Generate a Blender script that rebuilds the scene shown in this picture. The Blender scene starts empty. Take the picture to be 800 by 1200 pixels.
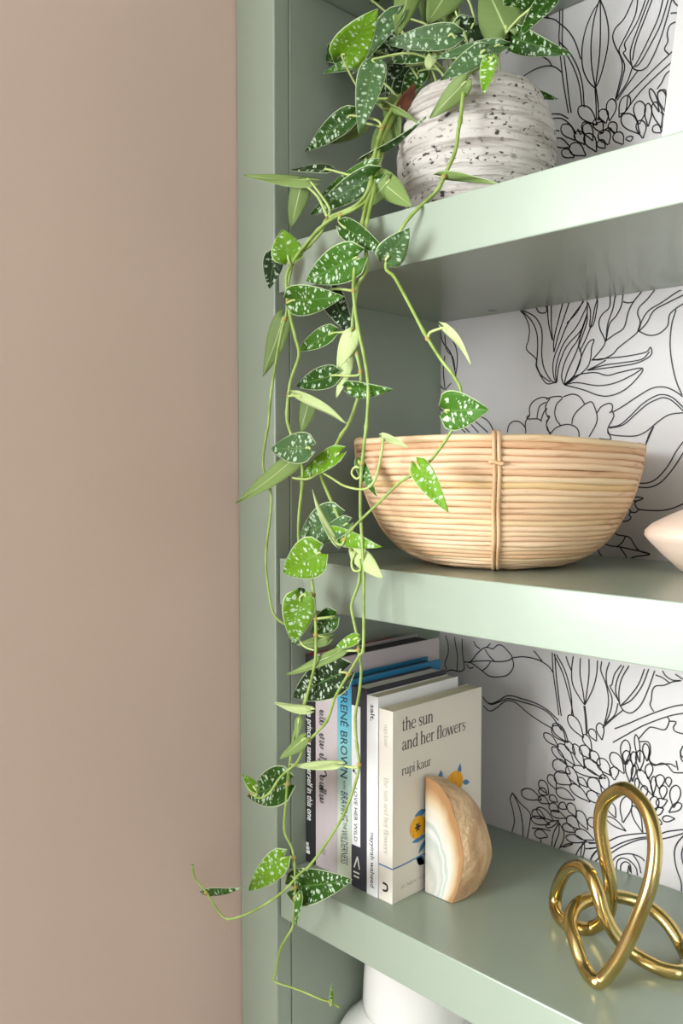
import bpy, bmesh, math, random
from mathutils import Vector, Matrix, noise
random.seed(7)
SC = bpy.context.scene
COL = SC.collection

# ------------------------------------------------------------------ camera
CAM = Vector((0.7204, -0.6080, 1.4378)); YAW = math.radians(45.734); PITCH = math.radians(-2.730); FPX = 1030.6
cd = bpy.data.cameras.new('camera'); cd.sensor_fit = 'VERTICAL'; cd.sensor_height = 36.0
cd.lens = 36.0 * FPX / 1200.0; cd.clip_start = 0.02
cam = bpy.data.objects.new('camera', cd); COL.objects.link(cam)
cam.location = CAM; cam.rotation_euler = (math.pi / 2 + PITCH, 0, YAW)
SC.camera = cam
FW = Vector((-math.sin(YAW) * math.cos(PITCH), math.cos(YAW) * math.cos(PITCH), math.sin(PITCH)))
RT = Vector((math.cos(YAW), math.sin(YAW), 0)); UP = RT.cross(FW)

# ------------------------------------------------------------------ light and exposure
w = bpy.data.worlds.new('world'); SC.world = w; w.use_nodes = True
w.node_tree.nodes['Background'].inputs[0].default_value = (0.85, 0.93, 1.0, 1)
w.node_tree.nodes['Background'].inputs[1].default_value = 1.0
def area(name, loc, rot, sx, sy, power, col):
    l = bpy.data.lights.new(name, 'AREA'); l.shape = 'RECTANGLE'; l.size = sx; l.size_y = sy
    l.energy = power; l.color = col
    o = bpy.data.objects.new(name, l); COL.objects.link(o); o.location = loc; o.rotation_euler = rot
    return o
# daylight through the wide window opposite, to the left; side lamp is added fill
area('window_daylight_front', (-1.15, -3.30, 1.62), (math.radians(90), 0, 0), 2.7, 1.7, 218, (0.94, 0.98, 1.0))
area('side_fill_light', (2.50, -1.80, 1.65), (math.radians(90), 0, math.radians(90)), 1.5, 1.6, 15, (1.0, 0.985, 0.965))  # added fill to brighten the bays, no window known on this side
SC.view_settings.view_transform = 'Standard'; SC.view_settings.look = 'None'
SC.view_settings.exposure = 0.56; SC.view_settings.gamma = 1.0; SC.view_settings.use_curve_mapping = False

# ------------------------------------------------------------------ helpers
def at(u, v, Y):                       # the point of plane y = Y seen at photo pixel (u, v)
    d = FW + RT * ((u - 400) / FPX) - UP * ((v - 600) / FPX)
    return CAM + d * ((Y - CAM.y) / d.y)
def on_z(u, v, Z):
    d = FW + RT * ((u - 400) / FPX) - UP * ((v - 600) / FPX)
    return CAM + d * ((Z - CAM.z) / d.z)
def depth_of(P): return (P - CAM).dot(FW)
def rgb(r, g, b):
    f = lambda c: (c / 255) / 12.92 if c / 255 <= .04045 else ((c / 255 + .055) / 1.055) ** 2.4
    return (f(r), f(g), f(b), 1.0)

def catmull(P, n=6, closed=False):
    P = [Vector(p) for p in P]; N = len(P); out = []
    if N < 3 and not closed: return P
    rng = N if closed else N - 1
    for i in range(rng):
        if closed: p0, p1, p2, p3 = P[(i - 1) % N], P[i], P[(i + 1) % N], P[(i + 2) % N]
        else:
            p1, p2 = P[i], P[i + 1]
            p0 = P[i - 1] if i > 0 else p1 * 2 - p2
            p3 = P[i + 2] if i + 2 < N else p2 * 2 - p1
        for k in range(n):
            t = k / n; t2 = t * t; t3 = t2 * t
            out.append(0.5 * ((2 * p1) + (p2 - p0) * t + (2 * p0 - 5 * p1 + 4 * p2 - p3) * t2 + (3 * p1 - p0 - 3 * p2 + p3) * t3))
    if not closed: out.append(P[-1].copy())
    return out

class MB:
    def __init__(s): s.v = []; s.f = []; s.m = []; s.sm = []
    def add(s, vs, fs, mi=0, smooth=False):
        b = len(s.v); s.v += [tuple(p) for p in vs]
        for f in fs: s.f.append(tuple(b + i for i in f)); s.m.append(mi); s.sm.append(smooth)
    def box(s, x0, x1, y0, y1, z0, z1, mi=0):
        s.add([(x0, y0, z0), (x1, y0, z0), (x1, y1, z0), (x0, y1, z0), (x0, y0, z1), (x1, y0, z1), (x1, y1, z1), (x0, y1, z1)],
              [(0, 3, 2, 1), (4, 5, 6, 7), (0, 1, 5, 4), (1, 2, 6, 5), (2, 3, 7, 6), (3, 0, 4, 7)], mi)
    def tube(s, P, r, sides=8, closed=False, mi=0, cap=True):
        N = len(P); R = r if isinstance(r, (list, tuple)) else [r] * N
        T = []
        for i in range(N):
            a = P[(i - 1) % N] if (closed or i > 0) else P[i]; b = P[(i + 1) % N] if (closed or i < N - 1) else P[i]
            t = b - a
            T.append(t.normalized() if t.length > 1e-9 else Vector((0, 0, 1)))
        n = T[0].orthogonal().normalized(); ns = [n]
        for i in range(1, N):
            n = n - T[i] * n.dot(T[i])
            n = n.normalized() if n.length > 1e-6 else T[i].orthogonal().normalized()
            ns.append(n)
        tw = 0
        if closed:
            e = ns[-1] - T[0] * ns[-1].dot(T[0]); e.normalize()
            tw = math.atan2(T[0].dot(e.cross(ns[0])), e.dot(ns[0]))
        vs = []
        for i in range(N):
            q = Matrix.Rotation(tw * i / N, 3, T[i]) @ ns[i] if closed else ns[i]
            bn = T[i].cross(q)
            for k in range(sides):
                a = 2 * math.pi * k / sides
                vs.append(P[i] + (q * math.cos(a) + bn * math.sin(a)) * R[i])
        fs = []
        for i in range(N if closed else N - 1):
            j = (i + 1) % N
            for k in range(sides):
                l = (k + 1) % sides
                fs.append((i * sides + k, i * sides + l, j * sides + l, j * sides + k))
        if not closed and cap:
            fs.append(tuple(reversed(range(sides)))); fs.append(tuple((N - 1) * sides + k for k in range(sides)))
        s.add(vs, fs, mi, True)
    def lathe(s, prof, c, seg=64, fn=None, mi=0):
        vs = []
        for i, (r, z) in enumerate(prof):
            for k in range(seg):
                a = 2 * math.pi * k / seg
                rr, zz = (r, z) if fn is None else fn(r, z, a)
                vs.append((c[0] + rr * math.cos(a), c[1] + rr * math.sin(a), c[2] + zz))
        fs = []
        for i in range(len(prof) - 1):
            for k in range(seg):
                l = (k + 1) % seg
                fs.append((i * seg + k, i * seg + l, (i + 1) * seg + l, (i + 1) * seg + k))
        s.add(vs, fs, mi, True)
    def ribbon(s, P, wid, fn, mi=0):   # flat 2D stroke; fn lifts a 2D point into the scene
        N = len(P); W = wid if isinstance(wid, (list, tuple)) else [wid] * N
        vs = []
        for i in range(N):
            a = P[max(0, i - 1)]; b = P[min(N - 1, i + 1)]
            d = (b - a); d = d.normalized() if d.length > 1e-9 else Vector((1, 0))
            n = Vector((-d.y, d.x)) * (W[i] / 2)
            vs += [fn(P[i] + n), fn(P[i] - n)]
        s.add(vs, [(2 * i, 2 * i + 1, 2 * i + 3, 2 * i + 2) for i in range(N - 1)], mi)
    def build(s, name, mats, parent=None, bevel=0, segs=2):
        me = bpy.data.meshes.new(name); me.from_pydata(s.v, [], s.f); me.update()
        mats = mats if isinstance(mats, (list, tuple)) else [mats]
        for m in mats: me.materials.append(m)
        me.polygons.foreach_set('material_index', s.m); me.polygons.foreach_set('use_smooth', s.sm)
        o = bpy.data.objects.new(name, me); COL.objects.link(o)
        if parent: o.parent = parent
        if bevel:
            b = o.modifiers.new('bevel', 'BEVEL'); b.width = bevel; b.segments = segs; b.limit_method = 'ANGLE'
            b.harden_normals = False
        return o
def box(name, mat, dims, parent=None, bevel=0):
    m = MB(); m.box(*dims); return m.build(name, mat, parent, bevel)
def thing(name, label, cat, loc=(0, 0, 0), group=None):
    o = bpy.data.objects.new(name, None); COL.objects.link(o); o.location = loc; o.empty_display_size = .02
    return tag(o, label, cat, group)
def tag(o, label=None, cat=None, group=None, kind=None):
    if label: o['label'] = label
    if cat: o['category'] = cat
    if group: o['group'] = group
    if kind: o['kind'] = kind
    return o
def adopt(root):                       # children were built in world coordinates
    bpy.context.view_layer.update()
    inv = Matrix.Translation(-Vector(root.location))
    for c in root.children: c.matrix_parent_inverse = inv

# ------------------------------------------------------------------ materials
def mat(name, col, rough=.5, metal=0., spec=.5, bump=None, vary=None, coat=0.):
    m = bpy.data.materials.new(name); m.use_nodes = True; nt = m.node_tree; b = nt.nodes['Principled BSDF']
    b.inputs['Base Color'].default_value = col; b.inputs['Roughness'].default_value = rough
    b.inputs['Metallic'].default_value = metal; b.inputs['Specular IOR Level'].default_value = spec
    b.inputs['Coat Weight'].default_value = coat; b.inputs['Coat Roughness'].default_value = .12
    tc = nt.nodes.new('ShaderNodeTexCoord')
    if bump:                           # (scale xyz, strength, distance)
        mp = nt.nodes.new('ShaderNodeMapping'); mp.inputs['Scale'].default_value = bump[0]
        n = nt.nodes.new('ShaderNodeTexNoise'); n.inputs['Scale'].default_value = 1; n.inputs['Detail'].default_value = 3
        bp = nt.nodes.new('ShaderNodeBump'); bp.inputs['Strength'].default_value = bump[1]; bp.inputs['Distance'].default_value = bump[2]
        nt.links.new(tc.outputs['Object'], mp.inputs[0]); nt.links.new(mp.outputs[0], n.inputs[0])
        nt.links.new(n.outputs['Fac'], bp.inputs['Height']); nt.links.new(bp.outputs[0], b.inputs['Normal'])
    if vary:                           # (other colour, scale xyz, low, high)
        mp = nt.nodes.new('ShaderNodeMapping'); mp.inputs['Scale'].default_value = vary[1]
        n = nt.nodes.new('ShaderNodeTexNoise'); n.inputs['Scale'].default_value = 1; n.inputs['Detail'].default_value = 4
        r = nt.nodes.new('ShaderNodeValToRGB'); r.color_ramp.elements[0].position = vary[2]; r.color_ramp.elements[1].position = vary[3]
        r.color_ramp.elements[0].color = col; r.color_ramp.elements[1].color = vary[0]
        nt.links.new(tc.outputs['Object'], mp.inputs[0]); nt.links.new(mp.outputs[0], n.inputs[0])
        nt.links.new(n.outputs['Fac'], r.inputs[0]); nt.links.new(r.outputs[0], b.inputs['Base Color'])
    return m
SAGE = (0.305, 0.362, 0.288, 1)
M = {}
M['sage'] = mat('sage_paint', SAGE, .28, bump=((9, 90, 240), .035, .002), coat=.2)
M['sage_side'] = mat('sage_paint_panel', SAGE, .36, bump=((90, 90, 9), .06, .002))
M['room'] = mat('room_wall_paint', rgb(172, 172, 170), .8)
M['beige'] = mat('beige_wall_paint', rgb(214, 188, 175), .75, bump=((160, 160, 160), .12, .001))
M['white_wall'] = mat('white_ceiling_paint', rgb(225, 222, 216), .8)
M['oak'] = mat('oak_floor', rgb(128, 114, 98), .45, vary=(rgb(104, 90, 74), (1.5, 14, 1), .35, .7))
M['paper'] = mat('wallpaper_ground', rgb(214, 210, 209), .55, bump=((500, 500, 500), .05, .0005))
M['ink'] = mat('wallpaper_ink', rgb(40, 37, 41), .5)
M['dark_gap'] = mat('shadow_gap_putty', rgb(95, 100, 90), .7)

def paint_stem():
    return mat('vine_stem', rgb(126, 150, 62), .45, vary=(rgb(158, 182, 100), (60, 60, 60), .35, .65))
M['stem'] = paint_stem()
M['petiole'] = mat('leaf_petiole', rgb(168, 190, 108), .45, vary=(rgb(196, 210, 140), (60, 60, 60), .4, .7))
M['node'] = mat('vine_node', rgb(170, 150, 78), .6)

def leaf_material(under):
    m = bpy.data.materials.new('leaf_underside' if under else 'leaf_topside'); m.use_nodes = True
    nt = m.node_tree; N = nt.nodes; L = nt.links; b = N['Principled BSDF']
    oi = N.new('ShaderNodeObjectInfo')
    uv = N.new('ShaderNodeUVMap'); uv.uv_map = 'norm'
    sx = N.new('ShaderNodeSeparateXYZ'); L.new(uv.outputs[0], sx.inputs[0])
    def mth(op, a, bb=None, c=None):
        n = N.new('ShaderNodeMath'); n.operation = op
        for i, x in enumerate((a, bb, c)):
            if x is None: continue
            if isinstance(x, (int, float)): n.inputs[i].default_value = x
            else: L.new(x, n.inputs[i])
        return n.outputs[0]
    def mix(f, a, c):
        n = N.new('ShaderNodeMix'); n.data_type = 'RGBA'
        if isinstance(f, (int, float)): n.inputs[0].default_value = f
        else: L.new(f, n.inputs[0])
        for sock, x in ((n.inputs[6], a), (n.inputs[7], c)):
            if isinstance(x, tuple): sock.default_value = x
            else: L.new(x, sock)
        return n.outputs[2]
    def step(x, lo, hi):
        n = N.new('ShaderNodeMapRange'); n.inputs[1].default_value = lo; n.inputs[2].default_value = hi; L.new(x, n.inputs[0]); return n.outputs[0]
    u = mth('ABSOLUTE', sx.outputs[0]); vv = sx.outputs[1]
    rib = step(u, .06, .015)
    # side veins run forward from the midrib
    vein = mth('SINE', mth('MULTIPLY', mth('SUBTRACT', vv, mth('MULTIPLY', u, .28)), 48.0))
    if under:
        base = mix(.22, oi.outputs['Color'], rgb(160, 180, 124))
        base = mix(mth('MULTIPLY', step(vein, .2, 1.), .10), base, rgb(120, 150, 80))
        L.new(mix(mth('MULTIPLY', rib, .7), base, rgb(196, 210, 150)), b.inputs['Base Color'])
        b.inputs['Roughness'].default_value = .5
    else:
        mt = N.new('ShaderNodeUVMap'); mt.uv_map = 'metric'
        va = N.new('ShaderNodeVectorMath'); va.operation = 'MULTIPLY_ADD'
        cb = N.new('ShaderNodeCombineXYZ'); L.new(oi.outputs['Random'], cb.inputs[0]); L.new(oi.outputs['Random'], cb.inputs[1])
        va.inputs[1].default_value = (37, 53, 0); L.new(cb.outputs[0], va.inputs[0]); L.new(mt.outputs[0], va.inputs[2])
        mp = N.new('ShaderNodeMapping'); mp.inputs['Scale'].default_value = (.80, 1.30, 1); L.new(va.outputs[0], mp.inputs[0])
        vo = N.new('ShaderNodeTexVoronoi'); vo.inputs['Scale'].default_value = 1.15; L.new(mp.outputs[0], vo.inputs['Vector'])
        nz = N.new('ShaderNodeTexNoise'); nz.inputs['Scale'].default_value = 3.2; nz.inputs['Detail'].default_value = 2; L.new(mp.outputs[0], nz.inputs['Vector'])
        d = mth('ADD', vo.outputs['Distance'], mth('MULTIPLY', mth('SUBTRACT', nz.outputs['Fac'], .5), .9))
        # cells differ in spot size
        sepc = N.new('ShaderNodeSeparateColor'); L.new(vo.outputs['Color'], sepc.inputs[0])
        thr = mth('MULTIPLY', mth('ADD', mth('MULTIPLY', sepc.outputs[0], .46), .03), oi.outputs['Alpha'])
        spot = mth('MULTIPLY', step(mth('SUBTRACT', d, thr), .08, -.06), step(u, .04, .12))
        spot = mth('MULTIPLY', spot, step(u, .93, .85))
        hue = N.new('ShaderNodeHueSaturation'); hue.inputs['Value'].default_value = .75; L.new(oi.outputs['Color'], hue.inputs['Color'])
        base = mix(mth('MULTIPLY', step(vein, .3, 1.), .22), oi.outputs['Color'], hue.outputs[0])
        base = mix(mth('MULTIPLY', rib, .35), base, rgb(120, 160, 84))
        base = mix(mth('MULTIPLY', spot, .84), base, rgb(192, 210, 184))
        base = mix(mth('MULTIPLY', step(u, .935, .975), .85), base, rgb(206, 222, 176))
        L.new(base, b.inputs['Base Color'])
        L.new(step(spot, -1.2, 1.6), b.inputs['Roughness'])
        b.inputs['Roughness'].default_value = .4
        bp = N.new('ShaderNodeBump'); bp.inputs['Strength'].default_value = .12; bp.inputs['Distance'].default_value = .001
        L.new(mth('ADD', vein, mth('MULTIPLY', rib, -2.)), bp.inputs['Height']); L.new(bp.outputs[0], b.inputs['Normal'])
    b.inputs['Specular IOR Level'].default_value = .18
    return m
M['leaf_top'] = leaf_material(False); M['leaf_under'] = leaf_material(True)

# ------------------------------------------------------------------ room shell
D = 0.2704; T = 0.0502; ZB, ZM, ZT, ZU, ZL = 1.0, 1.3436, 1.6750, 2.0000, 0.6560
XR = 0.86                               # inner face of the right-hand side panel
def struct(name, m, dims, bevel=0):
    return tag(box(name, m, dims, None, bevel), kind='structure')
struct('floor', M['oak'], (-3.2, 2.6, -3.45, 0.32, -.05, 0))
struct('ceiling', M['white_wall'], (-3.2, 2.6, -3.45, 0.32, 2.55, 2.6))
struct('wall_left', M['beige'], (-3.2, -0.0645, -.60, 0.32, 0, 2.55))
struct('wall_right', M['room'], (XR + .0655, 2.6, -.02, 0.32, 0, 2.55))
struct('wall_side_left', M['room'], (-3.25, -3.2, -3.45, 0.32, 0, 2.55))
def wall_with_hole(name, m, axis, pos, lo, hi, h0, h1, z0, z1):
    b = MB()
    for (a, c, e, g) in ((lo, h0, 0, 2.55), (h1, hi, 0, 2.55), (h0, h1, 0, z0), (h0, h1, z1, 2.55)):
        if axis == 'y': b.box(a, c, pos - .1, pos, e, g)
        else: b.box(pos, pos + .1, a, c, e, g)
    return tag(b.build(name, m), kind='structure')
wall_with_hole('wall_front', M['room'], 'y', -3.35, -3.2, 2.6, -2.5, .2, .77, 2.47)
wall_with_hole('wall_side_right', M['room'], 'x', 2.55, -3.35, .32, -2.55, -1.05, .85, 2.45)
wf = MB()
for x in (-2.5, -1.625, -.725, .15): wf.box(x, x + .05, -3.29, -3.25, .77, 2.47)
for z in (.77, 2.42): wf.box(-2.5, .2, -3.29, -3.25, z, z + .05)
tag(wf.build('window_1', M['white_wall']), kind='structure')
wf = MB()
for y in (-2.55, -1.825, -1.10): wf.box(2.45, 2.49, y, y + .05, .85, 2.45)
for z in (.85, 1.62, 2.40): wf.box(2.45, 2.49, -2.55, -1.05, z, z + .05)
tag(wf.build('side_fill_frame', M['white_wall']), kind='structure')  # unseen window bars added in front of the side fill lamp

wb = struct('wall_back', M['paper'], (-.004, XR + .004, D, D + .03, ZL - .1, 2.3))

# ------------------------------------------------------------------ wallpaper print
TR = []                                 # (x, z) polylines on the back wall
def tr(ox, oy, s, lines, petals=()):
    for ln in lines:
        TR.append([Vector((p.x, p.z)) for p in (at(ox + s * u, oy + s * v, D) for u, v in ln)])
    for (bx, by, tx, ty, wd) in petals:
        cu, cv = ox + s * (bx + tx) / 2, oy + s * (by + ty) / 2      # neighbouring traces overlap: keep each petal once
        if (oy == 750 and (cv > 882 or (cv > 860 and cu < 716))) or (oy == 850 and cu > 699) or (oy == 880 and cu < 699): continue
        ax, ay = tx - bx, ty - by; L = math.hypot(ax, ay) or 1; ax /= L; ay /= L; nx, ny = -ay, ax; pts = []
        for t, h in ((-.12, .06), (.1, .42), (.36, .90), (.64, 1.1), (.88, .85), (1.02, .25), (1.02, -.25), (.88, -.85), (.64, -1.1), (.36, -.90), (.1, -.42), (-.12, -.06)):
            k = h * wd * .58; pts.append((bx + ax * L * t + nx * k, by + ay * L * t + ny * k))
        TR.append([Vector((p.x, p.z)) for p in (at(ox + s * u, oy + s * v, D) for u, v in pts)])
tr(590, 0, .2625, [
 [(430,-60),(430,0),(400,50),(370,120),(352,200),(350,270),(358,320),(380,365),(410,395)], [(432,0),(455,60),(468,130),(466,200),(450,280),(430,350),(410,395)],
 [(428,0),(405,80),(393,160),(390,230),(395,310),(410,390)], [(432,0),(432,150),(428,250),(415,350),(411,390)],
 [(408,395),(412,450),(415,530)], [(413,395),(422,470),(424,540)],
 [(250,-60),(250,105),(248,180),(262,330),(275,420),(290,505)], [(263,-60),(263,115),(262,190),(280,330),(292,440),(302,505)],
 [(150,75),(220,85),(250,105),(290,140),(320,190),(345,265)], [(180,50),(200,80)],
 [(245,185),(290,230),(330,300),(352,380),(360,480)], [(248,205),(285,250),(320,320),(340,390),(350,475)],
 [(20,195),(80,205),(120,225),(160,245),(200,270),(215,295)], [(110,165),(140,200),(150,240)], [(90,340),(140,310),(190,295),(230,300),(262,325)], [(10,240),(40,215),(75,215),(90,245)],
 [(585,-20),(540,80),(500,125),(487,165),(500,210),(525,260),(530,310),(520,360),(500,440)], [(600,-20),(590,60),(560,130),(530,190),(515,230),(540,290),(530,350),(510,420),(497,450)],
 [(640,-20),(600,90),(560,160),(540,195),(545,225),(535,240),(570,290),(575,300)],
 [(655,-20),(610,100),(580,180),(565,240),(575,300),(600,315),(625,310),(650,285),(690,200),(720,110),(755,-20)],
 [(670,-20),(620,110),(590,190),(575,270)], [(715,-20),(690,80),(640,190),(600,270),(580,300)], [(740,-20),(700,110),(650,210),(610,280),(585,300)],
 [(575,300),(550,370),(500,445)], [(600,315),(560,370),(505,450)], [(755,0),(775,25),(810,35)], [(745,60),(770,58),(810,65)],
 [(790,92),(745,110),(730,150),(733,185),(718,220),(740,245)], [(770,215),(690,290),(620,360),(555,425)], [(770,260),(680,340),(610,410),(545,495)], [(760,305),(725,330),(705,370),(685,398)],
 [(200,510),(250,510),(290,530)], [(205,530),(260,530),(300,560),(325,600)], [(215,580),(250,585)], [(685,415),(715,400),(725,420),(720,490)], [(700,500),(718,520),(705,590)],
 [(330,575),(345,600),(355,575)], [(400,560),(430,545),(450,545)], [(350,590),(360,555),(400,550)], [(430,600),(470,570),(495,600)], [(520,510),(545,495),(555,430)]],
 [(410,550,340,480,45),(455,545,440,490,35),(475,530,485,445,35),(520,515,555,430,35),(440,590,410,535,35),(500,590,478,548,32),(600,590,535,515,50),(605,545,608,455,42),(645,555,645,465,25),(690,490,655,400,20),(700,560,675,460,35),
  (315,620,265,560,40),(360,640,325,590,35),(395,620,360,548,35),(410,670,370,600,40),(465,640,440,585,45),(530,640,500,595,38),(290,655,228,628,32),(360,690,300,650,45),(310,700,262,675,30),(450,660,425,630,30),(565,630,560,610,25),(620,610,610,540,35),(720,490,700,405,30),(700,590,670,565,30)])
tr(510, 340, .1875, [
 [(530,125),(565,170),(588,240),(583,310),(570,370),(630,430),(632,480),(690,580),(750,578)], [(540,128),(600,190),(632,260),(640,350),(632,470)], [(632,470),(660,530),(720,575)],
 [(550,128),(620,165),(660,230),(668,300),(665,400),(680,490),(720,560),(745,578)], [(630,110),(650,140),(690,140),(700,100)], [(680,95),(700,110)],
 [(30,230),(45,320),(95,390),(115,470),(130,540)], [(60,280),(70,370),(110,420),(125,500)], [(90,280),(130,360),(138,450),(125,550)], [(60,410),(50,500),(60,610)], [(25,590),(60,620),(100,580)], [(20,640),(50,660)], [(25,740),(50,755)],
 [(20,870),(80,870),(130,860),(170,895)], [(140,850),(190,890)], [(170,845),(215,890)], [(215,830),(270,890)], [(240,810),(330,890)], [(270,785),(320,810),(350,850),(370,895)],
 [(450,890),(460,845),(490,820),(530,825),(562,860),(565,895)], [(562,860),(565,820),(590,785),(575,790),(580,805),(640,805),(665,820)], [(590,785),(590,730),(620,690),(670,670),(715,680)],
 [(690,700),(650,730),(635,800)], [(715,680),(690,720),(695,780),(715,790),(695,830),(700,870),(720,895)], [(660,815),(680,760),(700,740)]])
tr(640, 340, .2, [
 [(5,85),(15,200),(35,290)], [(30,85),(30,200),(38,295)], [(97,75),(75,160),(45,290),(45,365)], [(135,70),(105,160),(75,250),(45,365)],
 [(55,545),(40,480),(45,400),(80,310),(130,190),(220,65)], [(60,545),(55,470),(75,380),(110,300),(180,210),(240,90)], [(100,550),(90,500),(110,420),(150,340),(185,290),(240,140)],
 [(105,555),(120,490),(150,420),(185,340),(200,270),(235,160)], [(62,540),(75,440),(120,330),(200,240),(235,160)],
 [(215,65),(180,130),(120,195)], [(240,65),(240,150),(235,200),(190,330)], [(300,55),(285,100),(265,200),(230,290),(195,360)], [(295,50),(300,80),(280,190),(255,215),(260,130),(245,75)],
 [(105,555),(170,490),(205,390),(190,330)], [(130,540),(165,500),(210,380),(245,310),(280,290),(265,340),(260,400),(235,460),(150,530),(105,555)],
 [(265,410),(330,405),(390,375),(420,340),(470,300),(535,245),(560,180),(600,120),(680,70),(760,15),(790,0)], [(270,408),(320,350),(345,300),(315,230),(310,180),(330,140),(370,100),(375,30)],
 [(345,300),(400,260),(455,220),(480,130),(510,70),(560,8)], [(350,300),(370,200),(410,150),(440,90),(450,20)], [(350,295),(360,200),(390,110),(405,30)], [(450,68),(480,75),(515,68)],
 [(535,245),(550,185),(535,140),(545,100),(590,55),(635,0)], [(540,240),(600,265),(660,255),(710,210),(720,150),(750,115),(810,75)], [(545,240),(590,190),(630,120),(700,80),(810,25)], [(760,115),(735,200),(725,310),(735,420),(760,530),(795,615)],
 [(265,410),(350,400),(450,390),(540,375),(590,360),(610,335),(618,370),(590,400),(520,430),(400,450),(240,470)], [(240,470),(300,440),(350,410)], [(240,470),(340,440),(450,425),(560,405),(605,360)],
 [(105,555),(180,500),(250,485),(300,485),(360,500),(440,480),(565,458),(520,530),(450,590),(370,620),(300,615),(220,585),(105,555)], [(105,555),(180,542),(300,560),(400,545),(500,500),(560,462)],
 [(0,640),(40,625),(95,628),(60,670),(50,720),(60,760),(85,795)], [(100,625),(150,610),(190,620),(215,650),(225,670)], [(225,670),(180,710),(155,750),(150,785)], [(225,668),(265,655),(285,690),(298,740),(290,790),(250,860)],
 [(298,720),(320,685),(360,665),(385,670),(385,705),(370,720)], [(385,705),(395,740),(370,790),(360,820),(372,850),(375,875),(310,870)], [(20,845),(60,805),(120,787),(170,800),(190,830),(192,860)], [(5,740),(15,750),(0,770)], [(5,800),(20,840)],
 [(390,715),(450,680),(540,620),(620,575),(690,568),(750,590),(800,625)], [(365,805),(430,790),(490,740),(560,670),(630,625),(680,612),(740,630),(810,695)], [(370,808),(450,790),(520,730),(590,670),(650,640),(690,630),(740,650),(810,715)],
 [(360,825),(370,845),(450,855),(530,853),(590,825),(650,775),(720,730),(810,718)], [(630,800),(605,840),(585,895)]])
tr(680, 500, .15, [
 [(570,5),(545,60),(510,140),(485,180)], [(400,440),(520,440),(590,410),(650,350),(700,280),(750,190),(810,110)], [(400,468),(530,475),(620,440),(690,370),(750,290),(810,195)],
 [(390,555),(440,550),(490,560),(440,580),(395,575)], [(440,580),(425,600),(440,635),(455,645),(430,670),(395,665),(380,640)], [(395,665),(380,690),(395,710),(370,735),(320,740)], [(455,648),(560,655),(660,652),(740,630),(810,600)],
 [(260,820),(290,845),(350,855),(390,870),(420,920),(460,970),(545,995)], [(350,860),(330,900),(290,935)], [(170,905),(230,930),(300,938),(380,955),(545,995),(430,1015),(370,1035),(350,1000),(310,945)], [(135,940),(150,990),(190,1025),(235,1035)]])
tr(510, 740, .1875, [
 [(65,25),(80,80),(80,140),(60,200),(70,235)], [(120,35),(130,100),(140,160),(135,245)], [(168,45),(170,120),(178,190),(180,235),(150,250),(100,240),(60,255)],
 [(178,190),(220,188),(260,140),(300,105),(330,100),(360,108),(390,85),(420,90),(460,130),(480,165),(440,185),(380,188),(320,183),(220,188)], [(480,165),(490,210),(470,255),(430,280),(350,282),(310,260),(260,220),(220,195),(180,190)],
 [(310,110),(335,150),(370,185)], [(345,190),(325,220),(295,245)], [(195,205),(215,230),(240,222)], [(240,60),(255,90),(280,108)], [(345,75),(320,100)],
 [(480,165),(540,158),(600,165),(660,185),(710,220),(738,260)], [(615,120),(640,150),(668,185)],
 [(295,405),(320,440),(355,450),(400,430),(440,405),(480,402),(540,420),(620,445),(700,490),(770,555)], [(300,415),(330,448),(360,455),(410,435),(450,420),(490,425),(560,445),(640,470),(720,520),(790,620)], [(300,465),(340,497),(380,480),(430,440),(465,432),(510,450),(580,510),(660,565),(730,605)]])
tr(640, 750, .2, [
 [(35,72),(40,180),(60,330),(75,440)], [(50,80),(58,200),(72,330),(88,445)], [(60,85),(110,180),(140,290),(150,380),(148,440)], [(45,85),(95,190),(125,290),(145,370),(160,450)],
 [(158,95),(148,180),(155,260),(190,330),(225,380)], [(300,120),(295,200),(275,280),(245,345),(225,380)], [(200,105),(198,200),(215,300),(225,375)], [(250,112),(250,200),(240,290),(228,375)], [(220,385),(228,450),(235,560)], [(226,385),(236,470),(240,550)], [(115,95),(130,140),(148,180)],
 [(325,125),(320,180),(350,260),(365,350),(355,430),(340,490)], [(370,130),(352,190),(355,260),(385,340),(375,420),(345,490)], [(440,145),(400,200),(385,260),(375,275),(420,350),(430,375)], [(455,150),(420,220),(405,290),(420,350)], [(485,150),(440,230),(425,310),(430,380)],
 [(575,170),(540,260),(480,340),(435,385)], [(600,170),(560,270),(500,350),(440,385)], [(635,180),(600,280),(560,370),(520,415),(490,428),(455,415),(430,380)], [(420,370),(400,440),(335,500)], [(450,410),(390,460),(330,515)],
 [(680,180),(700,210),(740,235),(790,238),(740,245),(690,265),(640,270),(620,300),(615,350),(608,380),(630,420)], [(640,205),(680,220),(720,250)], [(755,200),(800,230)],
 [(400,520),(480,490),(560,455),(650,420),(740,390),(810,378)], [(390,600),(470,555),(560,505),(660,465),(740,440),(810,428)],
 [(540,580),(600,515),(640,515),(695,525),(720,475),(710,450)], [(720,475),(760,480),(745,510),(755,535),(810,552)], [(800,620),(785,660),(800,690)], [(545,595),(600,600),(610,660),(600,700),(640,730),(720,725),(760,745)]],
 [(210,560,135,445,45),(120,590,45,495,45),(285,590,255,525,35),(325,575,310,490,35),(355,610,395,520,40),(255,640,225,555,35),(335,680,305,615,35),(455,715,375,620,50),(460,715,465,590,45),(510,740,515,635,25),(545,700,525,560,22),(570,740,545,650,40),(590,700,580,610,30),(120,700,40,630,40),(160,720,80,610,45),(155,650,115,595,35),(200,690,170,610,35),(250,690,215,620,45),(320,710,265,650,45),(120,740,50,700,40),(280,745,230,695,40),(370,750,330,695,45)])
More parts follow.
